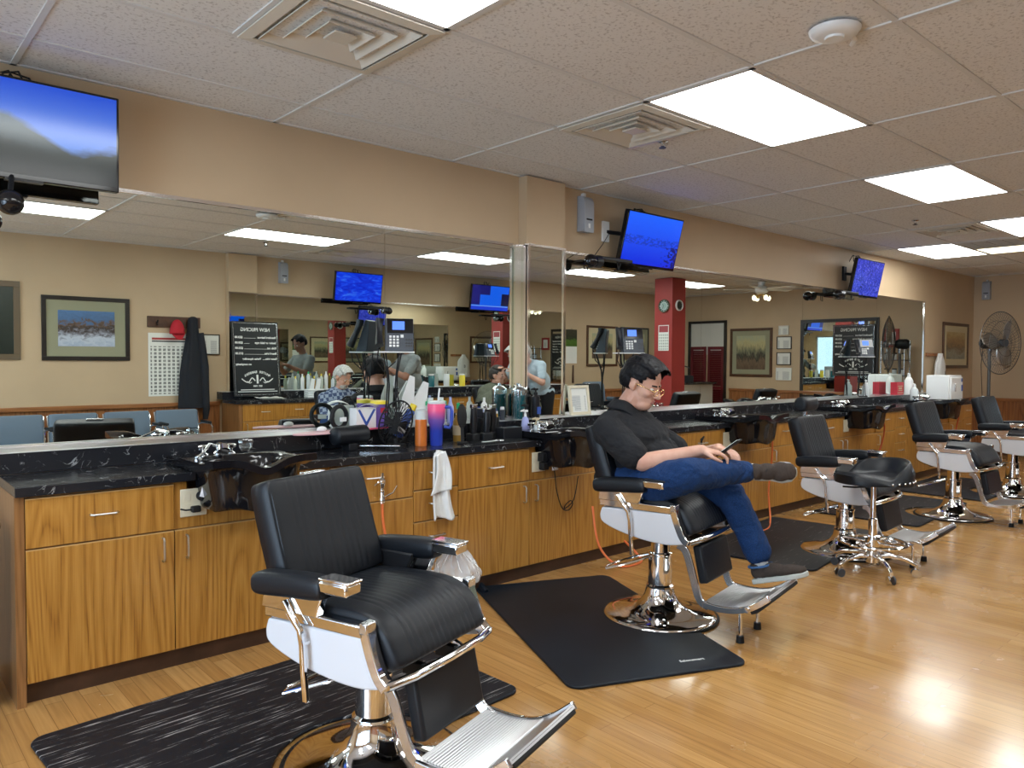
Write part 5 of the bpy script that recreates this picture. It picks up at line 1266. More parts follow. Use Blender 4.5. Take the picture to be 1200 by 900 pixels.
bottle(9.05, 3.93, LH+.004, [(.04, 0), (.042, .02), (.042, .12), (.02, .15)], 'frosted', 'small pale bottle on the ledge left of the red carton', (.02, .02), 'white_plastic', True)
t = item('register_drawer', 'flat black cash drawer with a small screen, on the waiting side near the far wall', 'cash register', 11.9, -.55, .98, pi*.75)
MB().b2(-.22, .22, -.2, .2, 0, .12).build('drawer', 'rubber', t, bev=.005); MB().b2(-.03, .03, -.03, .03, .12, .28).build('post', 'white_plastic', t); MB().prism([(-.16, .26), (.10, .33), (.10, .345), (-.16, .275)], 'x', -.14, .14).build('display', 'black_plastic', t, bev=.003)
t = thing('reception_desk', 'low white desk with a black top near the far wall, mirrored', 'desk', (11.9, -.55, 0), 0); MB().b2(-.5, .6, -.3, .3, 0, .94).build('body', 'white_wall', t); MB().b2(-.55, .65, -.35, .35, .94, .98).build('top', 'marble', t)
# grey bin at the left end of the cabinets
t = thing('towel_bin', 'grey bin with a chrome rim left of the counter end', 'bin', (.33, 3.62, 0))
MB().lathe([(0, 0), (.13, 0), (.145, .70), (0, .70)], 36).build('body', 'dark_grey', t); MB().lathe([(.14, .70), (.15, .70), (.152, .715), (.14, .718), (.05, .76), (0, .765)], 36).build('swing_lid', 'chrome_soft', t)
# ------------------------------------------------------------------ waiting side wall
W = OPP+.001
frame('framed_picture', 1.02, W, 1.76, .86, .82, pi, 0, 'bronze_frame', 'pic_dark', 'dark print in an ornate bronze frame, mirrored at the left photo edge', .06, .09, 'pic_dark')
frame('framed_picture', 2.075, W, 1.695, .87, .70, pi, 0, 'black_frame', 'pic_snow', 'wide snowy street picture with a green mount in a black frame, mirrored at left', .045, .11, 'mat_green')
# peg rail
t = thing('peg_rail', 'dark wooden coat rail above the waiting chairs, seen in the mirror', 'coat rail', (3.0, W, 1.80), pi)
MB().b2(-.30, .30, -.02, 0, -.065, .065).build('board', 'wood_frame', t, bev=.004)
for x in (-.2, 0, .2): MB().tube([(x, -.02, .0), (x, -.06, -.01), (x, -.07, .02)], .007, 8).tube([(x, -.02, -.01), (x, -.04, -.04), (x, -.06, -.035)], .006, 8).build('hook', 'rubber', t)
t = thing('baseball_cap', 'red baseball cap hanging from the coat rail', 'cap', (3.01, W+.05, 1.76), pi)
m = MB(); m.add(*(lambda g: (g.v, g.f))(MB().grid(25, 12, lambda u, v: (.085*cos(2*pi*u)*cos(v*pi/2)*1.0, -.03+.06*sin(2*pi*u)*cos(v*pi/2)*1.0, -.10+.17*sin(v*pi/2))))); m.build('crown', 'red_cap', t, solid=.003)
MB().grid(13, 7, lambda u, v: (-.075+.15*u, -.05-.045*v*sin(pi*u)-.02*v, -.10-.07*v*sin(pi*u))).build('brim', 'red_cap', t, solid=.005)
t = thing('jacket', 'black jacket hanging from the right end of the coat rail', 'jacket', (3.20, W+.05, 1.78), pi)
def jk(u, v):
    a = 2*pi*u; w = .055+.085*smooth01(v*1.3)+.03*v; d = .045+.02*smooth01(v*2); f = 1+.10*sin(5*a+3*v)+.05*sin(9*a-2*v); return (w*cos(a)*f-.03*v*0, -.01+d*sin(a)*f, .07*0+.05-1.05*v)
m = MB().grid(49, 30, jk); m.add(*(lambda g: (g.v, g.f))(MB().ell((0, -.01, .045), (.06, .045, .05)))); m.build('cloth', 'black_cloth', t, ang=80)
MB().tube([(-.07, -.05, -.10), (-.12, -.055, -.5), (-.135, -.05, -1.02), (-.125, -.045, -1.14)], [.04, .045, .04, .03], 12).build('sleeve', 'black_cloth', t)
t = thing('poster', 'white poster with rows of small portraits below the coat rail', 'poster', (2.94, W+.001, 1.30), pi); MB().b2(-.23, .23, -.002, 0, -.37, .37).build('sheet', 'poster_faces', t, smooth=False)
plain('ink_red', (.4, .05, .05), .6); plain('ink_dark', (.04, .05, .05), .6)
MB().b2(-.19, .19, -.0025, -.002, .29, .315).build('printed_heading', 'ink_red', t, smooth=False); MB().b2(-.19, .19, -.0025, -.002, .265, .28).build('printed_subheading', 'ink_dark', t, smooth=False)
frame('framed_certificate', 3.435, W, 1.545, .20, .25, pi, 0, 'black_frame', 'certificate', 'small framed certificate right of the hanging jacket', .012, .0, None, 'certificate')
frame('framed_print', 10.57, W, 1.64, .84, .74, pi, 0, 'wood_frame', 'pic_forest', 'framed woodland print mirrored behind the desk phone near the seated man', .04, .10, 'mat_cream')
frame('framed_print', 11.50, W, 1.64, .84, .74, pi, 0, 'black_frame', 'pic_forest', 'framed tall reeds print next to the red column, in the mirror', .03, .09, 'mat_green')
t = thing('wall_calendar', 'calendar with a green lawn photograph, seen in the mirror right of the pillar', 'calendar', (9.76, W, 1.62), pi)
MB().b2(-.14, .14, -.003, 0, .0, .30).build('photo_page', 'pic_lawn', t, smooth=False); MB().b2(-.14, .14, -.003, 0, -.30, .0).build('month_page', 'paper', t, smooth=False); MB().ring((0, -.004, .31), .012, .002, 'y', n=16).build('hanger', 'chrome_soft', t)
t = thing('wooden_paddle', 'dark wooden paddle hanging below the lawn calendar', 'paddle', (9.80, W, 1.12), pi); MB().prism([(-.01, .17), (.01, .17), (.022, -.12), (.018, -.15), (-.018, -.15), (-.022, -.12)], 'y', -.02, 0).build('blade', 'wood_frame', t, bev=.004)

# pricing board
def board(x, y, z, w, h, rz, tilt, label, border='chrome_soft'):
    t = thing('pricing_board', label, 'sign', (x, y, z), rz); 
    R = Matrix.Rotation(-tilt, 4, 'X'); T = Matrix.Identity(4)
    MB().b2(-w/2, w/2, -.012, 0, 0, h, R).build('panel', 'board_black', t, bev=.002)
    q = .018; m = MB()
    for a, b, c, d_ in ((-w/2+q, w/2-q, h-q-.004, h-q), (-w/2+q, w/2-q, q, q+.004), (-w/2+q, -w/2+q+.004, q, h-q), (w/2-q-.004, w/2-q, q, h-q)): m.b2(a, b, -.0135, -.0118, c, d_, R)
    m.build('border_line', border, t, smooth=False)
    def tx(s, u, v, size, al='LEFT', mw=None, bold=.0):
        p = R @ V((u, -.0126, v)); text_obj(s, 'lettering', 'sign_white', size, t, p, (pi/2-tilt, 0, 0), al, mirror=False, maxw=mw, bold=bold)
    k = w/.60
    tx('NEW PRICING', 0, h*.87, .062*k, 'CENTER', w*.62, .0008)
    rows = [('Standard haircut', '$23.00'), ('Senior or bald guys', '$20.00'), ('Kids cut', '$20.00'), ('Beard trim', '$15.00')]
    for i, (a, b) in enumerate(rows):
        v = h*(.775-.072*i); tx(a, -w*.44, v, .036*k, 'LEFT', w*.46, .0012); tx(b, w*.44, v, .036*k, 'RIGHT', w*.18, .0012)
    m = MB()
    for i in range(4): 
        x0 = [-.0, .08, -.17, -.14][i]*k; m.b2(x0, w*.25, -.0130, -.0118, h*(.775-.072*i), h*(.775-.072*i)+.003, R)
    m.build('leader_line', 'sign_white', t, smooth=False)
    tx('Razor trim.....  Varies depending', -w*.44, h*.487, .034*k, 'LEFT', w*.88, .0012); tx('on complexity', w*.44, h*.415, .034*k, 'RIGHT', w*.36, .0012)
    # emblem: arched words, pole and two moustache scrolls
    words = 'MASTER BARBERS'
    for i, ch in enumerate(words):
        a = radians(-33+66*i/(len(words)-1)); rad = h*.30; u = rad*sin(a); v = h*.06+rad*cos(a)-h*.05
        if ch != ' ':
            p = R @ V((u, -.0126, v)); text_obj(ch, 'lettering', 'sign_white', .040*k, t, p, (pi/2-tilt, -a*0, 0), 'CENTER', bold=.001)
    m = MB(); m.b2(-.012*k, .012*k, -.0135, -.0118, h*.17, h*.285, R)
    for s in (-1, 1):
        pts = fine([(s*.03*k, h*.205), (s*.07*k, h*.245), (s*.11*k, h*.19), (s*.15*k, h*.195), (s*.20*k, h*.235)], 16)
        m.prism(offset_strip(pts, .012*k), 'y', -.0135, -.0118, R)
        m.prism(offset_strip(fine([(s*.075*k, h*.19), (s*.10*k, h*.175), (s*.13*k, h*.20)], 8), .008*k), 'y', -.0135, -.0118, R)
    m.build('emblem', 'sign_white', t, smooth=False)
    tx('EST. 1984', 0, h*.125, .028*k, 'CENTER', w*.22, .001)
    m = MB(); m.b2(-w*.36, w*.36, -.0130, -.0118, h*.083, h*.092, R).b2(-w*.42, w*.42, -.0130, -.0118, h*.058, h*.067, R); m.build('small_print', 'sign_white', t, smooth=False)
    return t
plain('board_black', (.012, .015, .017), .3); plain('sign_white', (.85, .87, .85), .5)
board(3.915, -1.10, LH+.004-.06, .60, .93, pi, radians(6), 'black pricing board with white lettering leaning on the waiting side counter, seen mirrored')
t = thing('loose_papers', 'crumpled white papers lying before the pricing board', 'papers', (4.0, -.90, CH+.002), pi)
for k in range(3): MB().grid(10, 8, lambda u, v: (-.18+.30*u+.04*k, -.04+.08*v, .005+.008*k+.012*abs(sin(7*u+2*k))*v)).build('sheet', 'paper', t, solid=.001)

# waiting chairs
def wchair(x, y, rz, label):
    t = thing('waiting_chair', label, 'chair', (x, y, 0), rz, 'blue-grey waiting chairs')
    cushion(lambda q: ((-.23, -.25, -.28)[0]-.05*q, .46+.32*q), lambda q: (.98, .15), .232, .028, None, nt=22, ns=30, k=12, p=9).build('backrest', 'blue_grey_vinyl', t, ang=80)
    cushion(lambda q: (-.20+.44*q, .43+.01*sin(pi*q)), lambda q: (0, 1), .235, .035, None, nt=22, ns=30, k=9, p=8).build('seat', 'blue_grey_vinyl', t, ang=80)
    for s in (-1, 1):
        MB().tube([(.20, s*.240, 0.006), (.21, s*.240, .30), (.20, s*.240, .60), (.14, s*.240, .635), (-.12, s*.240, .63), (-.26, s*.240, .60)], .010, 8).tube([(-.24, s*.240, .006), (-.20, s*.240, .38), (-.30, s*.235, .76)], .011, 8).build('side_frame', 'chrome', t)
        MB().b2(-.12, .14, s*.232-.020, s*.232+.020, .635, .66).build('armrest', 'rubber', t, bev=.008)
    MB().tube([(.2, -.255, .38), (.2, .255, .38)], .010, 8).tube([(-.21, -.255, .38), (-.21, .255, .38)], .010, 8).build('cross_bar', 'chrome', t)
    return t
w0 = wchair(1.37, -.82, pi/2, 'blue-grey waiting chair at the left edge of the mirror')
for x, lb in ((1.88, 'second blue-grey waiting chair from the left in the mirror'), (2.41, 'third blue-grey waiting chair, partly behind the barber chair reflection'), (2.94, 'blue-grey waiting chair nearest the hanging jacket'), (.84, 'blue-grey waiting chair outside the left edge beyond the first one')): dup(w0, (x, -.82, 0), pi/2, lb)
# salon chair by the far pictures
t = thing('hooded_chair', 'grey padded chair with round back below the lawn calendar, seen in the mirror', 'chair', (9.95, -.75, 0), pi/2+.1)
cushion(lambda q: (-.22-.06*q, .48+.52*q), lambda q: (.99, .1), .25, .045, None, nt=24, k=4, p=6, rib=(.2, .04, .003)).build('backrest', 'blue_grey_vinyl', t, ang=80)
cushion(lambda q: (-.2+.46*q, .48), lambda q: (0, 1), .25, .05, None, nt=22, k=8, p=7).build('seat', 'blue_grey_vinyl', t, ang=80)
for s in (-1, 1): MB().cap((-.2, s*.29, .70), (.18, s*.29, .70), .035).build('armrest', 'blue_grey_vinyl', t)
MB().lathe([(0, 0), (.26, 0), (.26, .02), (.05, .06), (.04, .42), (0, .42)], 36).build('pedestal', 'chrome', t)
for s in (-1, 1): MB().b2(-.1, .1, s*.29-.02, s*.29+.02, .45, .68).build('arm_post', 'satin_black', t)

# waiting side counter clutter (seen in the mirror)
plain('pale_bottle', (.55, .60, .50), .3)
random.seed(11)
for k in range(9):
    x = 4.45+k*.09+random.random()*.02
    bottle(x, -1.22+random.random()*.04, LH+.004, [(.022, 0), (.024, .02), (.024, .12+.03*(k % 3)), (.010, .15+.03*(k % 3))], ['pale_bottle', 'white_plastic', 'frosted', 'amber'][k % 4], ['first', 'second', 'third', 'fourth', 'fifth', 'sixth', 'seventh', 'eighth', 'ninth'][k]+' bottle from the pricing board on the waiting side ledge', (.010, .03), ['yellow', 'white_plastic', 'green_cap', 'yellow'][k % 4], grp='bottles on the waiting side ledge')
t = item('towel_stack', 'stack of folded white towels on the waiting side counter behind the old man', 'towels', 4.62, -1.0, CH, .1)
for k in range(4): MB().b2(-.11, .11, -.07, .07, .028*k+.001, .028*k+.027).build('folded_towel', 'cloth_white', t, bev=.010, seg=3)
for s in (-.03, .05): MB().prism([(s-.03, .11), (s+.03, .11), (s+.045, .24), (s, .25)], 'y', -.02, .0).build('standing_paper', 'white_plastic', t)
for k, (x, m_, lb) in enumerate(((6.3, 'frosted', 'first clear jar of the waiting side counter beside the caped client'), (6.62, 'teal_liquid', 'teal disinfectant jar on the waiting side ledge'), (6.9, 'white_plastic', 'white canister on the waiting side ledge'), (7.2, 'yellow', 'yellow canister on the waiting side ledge'))):
    bottle(x, -1.2, LH+.004, [(.045, 0), (.046, .16), (.04, .17)], m_, lb, (.045, .02), 'white_plastic')
t = item('towel_warmer', 'white towel warmer on the waiting side ledge behind the standing barber', 'towel warmer', 5.95, -1.16, LH+.004, pi); MB().b2(-.2, .2, -.12, .11, 0, .28).build('housing', 'enamel', t, bev=.008); MB().b2(-.18, .19, -.135, -.12, .02, .26).build('door', 'enamel', t, bev=.005); MB().b2(-.14, -.125, -.15, -.135, .1, .18).build('handle', 'chrome_soft', t)
for k, (x, lb) in enumerate(((5.45, 'black clippers lying on the waiting side counter behind the caped client'), (7.45, 'black clippers on the waiting side counter near the far phone'))):
    t = item('hair_clipper', lb, 'clippers', x, -.95, CH, .4, 'clippers on the waiting side'); MB().tube([(-.08, 0, .022), (0, 0, .026), (.08, 0, .02)], [.02, .024, .018], 12).build('body', 'black_plastic', t); MB().b2(.08, .10, -.02, .02, .01, .03).build('blade', 'chrome', t)

# clocks and calendars on the red column
def clock(x, y, z, rz, r, rim, facem, label, double=False):
    t = thing('wall_clock', label, 'clock', (x, y, z), rz, 'round clocks on the red column')
    Rx = Matrix.Rotation(pi/2, 4, 'X')
    MB().lathe([(r*.86, 0), (r, 0), (r, .02), (r*.95, .03), (r*.86, .022)], 48, Rx).build('rim', rim, t)
    MB().lathe([(0, 0), (r*.87, 0), (r*.87, .014), (0, .014)], 48, Rx).build('dial', facem, t)
    if double: MB().lathe([(r*.55, .014), (r*.60, .014), (r*.60, .018), (r*.55, .018)], 48, Rx).build('inner_ring', 'white_plastic', t); MB().lathe([(0, .014), (r*.55, .014), (r*.55, .0155), (0, .0155)], 40, Rx).build('inner_dial', 'dial_pale', t)
    m = MB()
    for k in range(12): a = 2*pi*k/12; m.box((r*.74*sin(a), -.015, r*.74*cos(a)), (r*.05, .002, r*.12), None) if k % 3 else m.box((r*.74*sin(a), -.015, r*.74*cos(a)), (r*.09, .002, r*.14))
    m.build('hour_marks', 'sign_white', t, smooth=False)
    MB().box((0, -.018, r*.2), (r*.06, .002, r*.45), Matrix.Rotation(.7, 4, 'Y')).box((0, -.019, r*.28), (r*.045, .002, r*.62), Matrix.Rotation(2.6, 4, 'Y')).build('hands', 'rubber', t, smooth=False)
plain('dial_green', (.02, .09, .07), .35); plain('dial_pale', (.30, .42, .38), .3); plain('dial_black', (.015, .02, .018), .3)
for (ox, oy, rz, nm) in ((9.74-.001, .69, -pi/2, 'facing the near end'),):
    clock(ox, oy, 2.235, rz, .105, 'bronze_frame', 'dial_green', 'green round clock above the calendar on the red column', True)
clock(9.90, .841, 2.245, pi, .085, 'white_plastic', 'dial_black', 'small black clock with a white rim at the edge of the red column')
t = thing('wall_calendar', 'month calendar with a red heading on the red column', 'calendar', (9.739, .68, 1.735), -pi/2); MB().b2(-.10, .10, -.003, 0, -.20, .20).build('sheet', 'calendar_sheet', t, smooth=False)
clock(9.94, .499, 2.2, 0, .085, 'white_plastic', 'dial_black', 'small clock on the hidden face of the red column')

# ------------------------------------------------------------------ far wall
def fwframe(nm, y0, y1, z0, z1, fm, pr, lb, b, mw, mm=None, cat='picture', grp=None): return frame(nm, FX-.001, (y0+y1)/2, (z0+z1)/2, abs(y1-y0), z1-z0, -pi/2, 0, fm, pr, lb, b, mw, mm, cat, grp)
fwframe('framed_picture', -.19, .70, 1.08, 2.0, 'wood_frame', 'pic_forest', 'large framed landscape with tall trees on the far wall, mirrored right of the door', .05, .09, 'mat_green')
fwframe('certificate', .82, 1.02, 1.86, 2.03, 'paper', 'certificate', 'topmost unframed certificate of the column of four on the far wall', .006, .004, None, 'certificate')
fwframe('certificate', .79, 1.08, 1.60, 1.83, 'black_frame', 'certificate', 'second certificate from the top on the far wall, black frame', .014, .0, None, 'certificate')
fwframe('certificate', .79, 1.07, 1.31, 1.54, 'black_frame', 'certificate', 'third certificate from the top on the far wall, black frame', .014, .0, None, 'certificate')
fwframe('certificate', .78, 1.09, 1.03, 1.26, 'paper', 'certificate', 'lowest certificate of the four on the far wall', .006, .0, None, 'certificate')
fwframe('framed_mirror', 1.25, 2.63, .72, 2.12, 'black_frame', 'mirror', 'big black framed mirror on the far wall with a pricing sign inside', .06, .0, None, 'mirror')
board(FX-.035, 2.22, 1.13, .72, .88, -pi/2, 0, 'second black pricing board fixed over the big black framed mirror')
fwframe('framed_certificate', 2.69, 2.95, 1.62, 1.92, 'redwall', 'certificate', 'small certificate in a red frame right of the second pricing board', .05, .02, 'paper', 'certificate')
# door opening with louvred door
t = thing('louvered_door', 'burgundy louvered half door on the far wall, mirrored beside the red column', 'door', (FX, -.71, 0), -pi/2)
m = MB().b2(-.44, -.39, -.04, 0, 0, 2.16).b2(.39, .44, -.04, 0, 0, 2.16).b2(-.44, .44, -.04, 0, 2.12, 2.17); m.build('frame', 'black_frame', t, bev=.003)
MB().b2(-.39, .39, -.006, -.001, 1.5, 2.12).b2(-.09, -.085, -.009, -.005, 1.55, 2.12).build('upper_panel', 'white_wall', t, smooth=False)
m = MB()
for s in (-1, 1):
    for a, b in ((.02, .07), (.33, .38)): m.b2(min(s*a, s*b), max(s*a, s*b), -.03, -.005, .02, 1.66)
    m.b2(min(s*.07, s*.33), max(s*.07, s*.33), -.03, -.005, 1.60, 1.66).b2(min(s*.07, s*.33), max(s*.07, s*.33), -.03, -.005, .02, .12).b2(min(s*.07, s*.33), max(s*.07, s*.33), -.03, -.005, .82, .88)
m.build('door_stiles', 'louver_red', t, smooth=False)
m = MB()
for s in (-1, 1):
    for k in range(40):
        z = .14+k*.0365
        if .80 < z < .89: continue
        m.box((s*.2, -.016, z), (.26, .005, .035), Matrix.Translation((s*.2, -.016, z)) @ Matrix.Rotation(.5, 4, 'X') @ Matrix.Translation((-s*.2, .016, -z)))
m.build('louvers', 'louver_red', t, smooth=False)
# wire shelf near the corner
t = thing('wire_rack', 'black rack with small items near the far corner, seen in the mirror', 'rack', (12.72, 3.0, 0), -pi/2)
m = MB()
for sx in (-.18, .18):
    for sy in (-.10, .12): m.cyl((sx, sy, 0.002), (sx, sy, 1.72), .009)
m.build('posts', 'chrome_soft', t)
for z in (.9, 1.15, 1.4, 1.65): MB().b2(-.19, .19, -.11, .13, z, z+.012).build('shelf', 'satin_black', t)
for k, z in enumerate((.912, 1.162, 1.412)):
    for j in range(3):
        b_ = item('product_jar', ['left', 'middle', 'right'][j]+' jar on the '+['lowest', 'middle', 'upper'][k]+' filled shelf of the black rack', 'jar', 12.70, 2.88+.12*j, z+.001, 0, 'jars on the black rack')
        MB().lathe([(0, 0), (.035, 0), (.035, .09), (0, .09)], 18).build('jar', ['white_plastic', 'beige', 'frosted'][(j+k) % 3], b_); MB().lathe([(0, .09), (.037, .09), (.037, .11), (0, .11)], 18).build('lid', 'rubber', b_)

# picture and hooks on the mirror side wall near the corner
frame('framed_picture', 12.24, D-.001, 1.62, 1.02, .66, 0, 0, 'wood_frame', 'pic_stream', 'framed autumn stream picture in a brown frame by the far corner', .045, .09, 'mat_cream')
t = thing('coat_hook_board', 'small wooden hook board right of the last mirror', 'coat rail', (11.35, D-.001, 1.48)); MB().b2(-.22, .22, -.02, 0, -.025, .025).build('board', 'oak_rail', t, bev=.004)
for x in (-.12, .0, .12): MB().tube([(x, -.02, 0), (x, -.06, -.01), (x, -.065, .02)], .006, 8).build('hook', 'oak_rail', t)
t = thing('barber_smock', 'white smock hanging from the hook board above the towel warmer', 'smock', (11.48, D-.07, 1.50))
def sm(u, v):
    a = 2*pi*u; w = .05+.11*smooth01(v*3.2)+.03*v; d = .025+.03*v; f = 1+.08*sin(6*a+2*v); return (w*cos(a)*f, d*sin(a)*f, .0-.55*v)
MB().grid(41, 18, sm).build('cloth', 'cloth_white', t, ang=80)
text_obj('B', 'printed_emblem', 'dark_grey', .10, t, (-.02, -.075, -.32), (pi/2, 0, 0), 'CENTER')

# pedestal fan
FXX, FYY = 11.75, 3.42
t = thing('pedestal_fan', 'large grey wire-caged pedestal fan in the far corner', 'fan', (FXX, FYY, 0), radians(-108))
FZ = 1.64; Rf = Matrix.Translation((.12, 0, FZ)) @ Matrix.Rotation(pi/2, 4, 'Y') # local z -> +x
plain('fan_grey', (.12, .12, .12), .35, .7)
cage = MB()
for k in range(56):
    a = 2*pi*k/56; tw_ = .35; pts = []
    for q in range(9): r = .06+.36*q/8; pts.append((r*cos(a+tw_*q/8), r*sin(a+tw_*q/8), .085*(1-(q/8)**2.4)))
    cage.tube(pts, .0023, 4, M=Rf); cage.tube([(x, y, -z_) for x, y, z_ in pts], .0023, 4, M=Rf)
for r, z_ in ((.42, 0), (.30, .05), (.30, -.05), (.18, .075), (.18, -.075), (.06, .085), (.06, -.085)): cage.ring((0, 0, z_), r, .005 if r > .4 else .0025, M=Rf, n=56, k=6)
cage.build('cage', 'fan_grey', t)
for k in range(3):
    a = 2*pi*k/3+.5; Rb = Rf @ Matrix.Rotation(a, 4, 'Z')
    MB().grid(10, 8, lambda u, v: (.05+.32*u, (v-.5)*(.10+.12*sin(pi*min(1, u*1.1)))-.02, (v-.5)*.07*(1-.4*u))).build('blade', 'alu', t, solid=.002).matrix_basis = Rb
MB().cyl((.12, 0, 0), (.20, 0, 0), .05, n=24).build('hub', 'dark_grey', t).location = (0, 0, FZ)
MB().lathe([(0, 0), (.05, .01), (.075, .05), (.075, .16), (.055, .19), (0, .20)], 28, Matrix.Translation((.04, 0, FZ)) @ Matrix.Rotation(-pi/2, 4, 'Y')).build('motor', 'rubber', t)
MB().cyl((-.03, 0, FZ-.04), (-.03, 0, FZ-.14), .035, .028).build('tilt_joint', 'chrome_soft', t)
MB().cyl((-.03, 0, .04), (-.03, 0, FZ-.14), .020, n=20).build('pole', 'fan_grey', t)
MB().lathe([(0, 0), (.24, 0), (.24, .02), (.05, .045), (.03, .08), (0, .08)], 40, c=(-.03, 0, 0)).build('base', 'rubber', t)
MB().tube([(-.12, .0, FZ-.02), (-.16, .02, FZ-.3), (-.12, .03, .6), (-.08, .02, .06)], .004, 6).build('cord', 'rubber', t)
# ------------------------------------------------------------------ people
def skin_mat(name, c):
    m, nt, b = nmat(name); setb(b, rough=.48); b.inputs['Subsurface Weight'].default_value = .06; b.inputs['Subsurface Radius'].default_value = (.01, .004, .002)
    v = coords(nt, 'object'); n = N(nt, 'ShaderNodeTexNoise'); n.inputs['Scale'].default_value = 14; n.inputs['Detail'].default_value = 4; L(nt, v, n.inputs['Vector'])
    r = ramp(nt, [(.35, tuple(x*f for x, f in zip(c, (.93, .82, .8)))), (.65, tuple(min(1, x*1.05) for x in c))]); L(nt, n.outputs['Fac'], r.inputs['Fac']); L(nt, r.outputs['Color'], b.inputs['Base Color'])
skin_mat('skin', (.60, .36, .27)); skin_mat('skin_brown', (.28, .14, .09))
def cloth(name, c, sc=9, bs=.5, var=.15):
    m, nt, b = nmat(name); setb(b, rough=.85, sheen=.02, spec=.2); v = coords(nt, 'object')
    n = N(nt, 'ShaderNodeTexNoise'); n.inputs['Scale'].default_value = sc; n.inputs['Detail'].default_value = 3; n.inputs['Distortion'].default_value = .8; L(nt, v, n.inputs['Vector'])
    w = N(nt, 'ShaderNodeTexNoise'); w.inputs['Scale'].default_value = 240; L(nt, v, w.inputs['Vector'])
    r = ramp(nt, [(.3, tuple(x*(1-var) for x in c)), (.7, tuple(x*(1+var) for x in c))]); L(nt, w.outputs['Fac'], r.inputs['Fac']); L(nt, r.outputs['Color'], b.inputs['Base Color'])
    bump(nt, b, n.outputs['Fac'], bs, .03)
cloth('shirt_dark', (.016, .017, .020), 6, 1.0); cloth('shirt_grey', (.20, .22, .22)); cloth('shirt_blue', (.42, .52, .60)); cloth('denim', (.009, .034, .115), 8, 1.0, .4); cloth('denim_fade', (.05, .12, .27), 10, .4, .3)
cloth('sock', (.38, .40, .42)); cloth('trousers_black', (.015, .015, .018)); cloth('cape', (.11, .12, .09), 10, .5, .6); cloth('shoe_brown', (.050, .038, .032), 20, .3)
plain('sole', (.42, .44, .42), .6); plain('hair_dark', (.006, .006, .008), .5, spec=.18, noise=.5, nscale=90, bmp=.9, bscale=120); plain('hair_grey', (.42, .42, .40), .5, noise=.3, nscale=60, bmp=.9, bscale=120)
plain('hair_brown', (.035, .028, .024), .45, noise=.5, nscale=90, bmp=.8, bscale=120)
plain('gold_wire', (.75, .55, .25), .25, 1); plain('eye_white', (.7, .7, .68), .3); plain('iris', (.03, .03, .03), .2)

def Rfrom(yaw, pitch, roll=0):
    """head frame: x forward, z up; pitch>0 looks down"""
    return Matrix.Rotation(yaw, 4, 'Z') @ Matrix.Rotation(pitch, 4, 'Y') @ Matrix.Rotation(roll, 4, 'X')
def head(mb, c, M3, s=1.0):
    T = Matrix.Translation(V(c)) @ M3 @ Matrix.Scale(s, 4)
    mb.ell((-.012, 0, .038), (.098, .077, .085), M=T, n=28, k=18)
    mb.ell((-.035, 0, .010), (.078, .070, .075), M=T)
    mb.ell((.030, 0, -.012), (.062, .062, .075), M=T)
    mb.ell((.028, 0, -.060), (.058, .054, .052), M=T)
    mb.ell((.063, 0, -.092), (.027, .026, .020), M=T).ell((.060, 0, -.058), (.032, .036, .034), M=T)           # chin
    mb.cap((-.005, .048, -.062), (.052, .020, -.092), .018, .014, M=T).cap((-.005, -.048, -.062), (.052, -.020, -.092), .018, .014, M=T)
    mb.cap((.070, .034, .022), (.080, -.034+.06, .024), .012, .012, M=T).cap((.070, -.034, .022), (.080, -.008, .024), .012, .012, M=T)   # brow
    mb.cap((.086, 0, .010), (.113, 0, -.026), .0095, .0135, M=T).ell((.098, .010, -.032), (.011, .009, .008), M=T).ell((.098, -.010, -.032), (.011, .009, .008), M=T)
    for q in (-1, 1):
        mb.ell((.060, q*.038, -.022), (.026, .024, .022), M=T)      # cheek
        mb.ell((-.012, q*.078, -.004), (.020, .009, .031), M=T, R=Matrix.Rotation(.2, 3, 'Y')); mb.ell((-.004, q*.074, -.028), (.010, .009, .012), M=T)
    mb.ell((.084, 0, -.056), (.013, .024, .007), M=T).ell((.084, 0, -.067), (.013, .021, .008), M=T)
    return T
def face_parts(parent, T, hairm, glasses=None, beard=None):
    for q in (-1, 1):
        e = MB().ell((.073, q*.031, .003), (.012, .013, .009), M=T).build('eye', 'eye_white', parent); MB().ell((.083, q*.032, .000), (.004, .006, .006), M=T).build('iris', 'iris', e)
        MB().cap((.086, q*.014, .024), (.078, q*.050, .026), .005, .003, M=T).build('eyebrow', hairm, parent)
    MB().ell((.0935, 0, -.0575), (.006, .021, .0045), M=T).ell((.0925, 0, -.067), (.007, .018, .0055), M=T).build('lips', 'lip', parent)
    if glasses:
        m = MB()
        for q in (-1, 1):
            m.ring((.106, q*.033, -.004), .022, .0022, 'x', n=24, k=6, M=T, ry=.017); m.tube([(.104, q*.055, .004), (.06, q*.076, .006), (-.01, q*.083, .004), (-.03, q*.080, -.012)], .0022, 6, M=T)
        m.tube([(.108, -.012, .0), (.112, 0, .004), (.108, .012, 0)], .002, 6, M=T); m.build('glasses', glasses, parent)
plain('lip', (.40, .17, .14), .45)
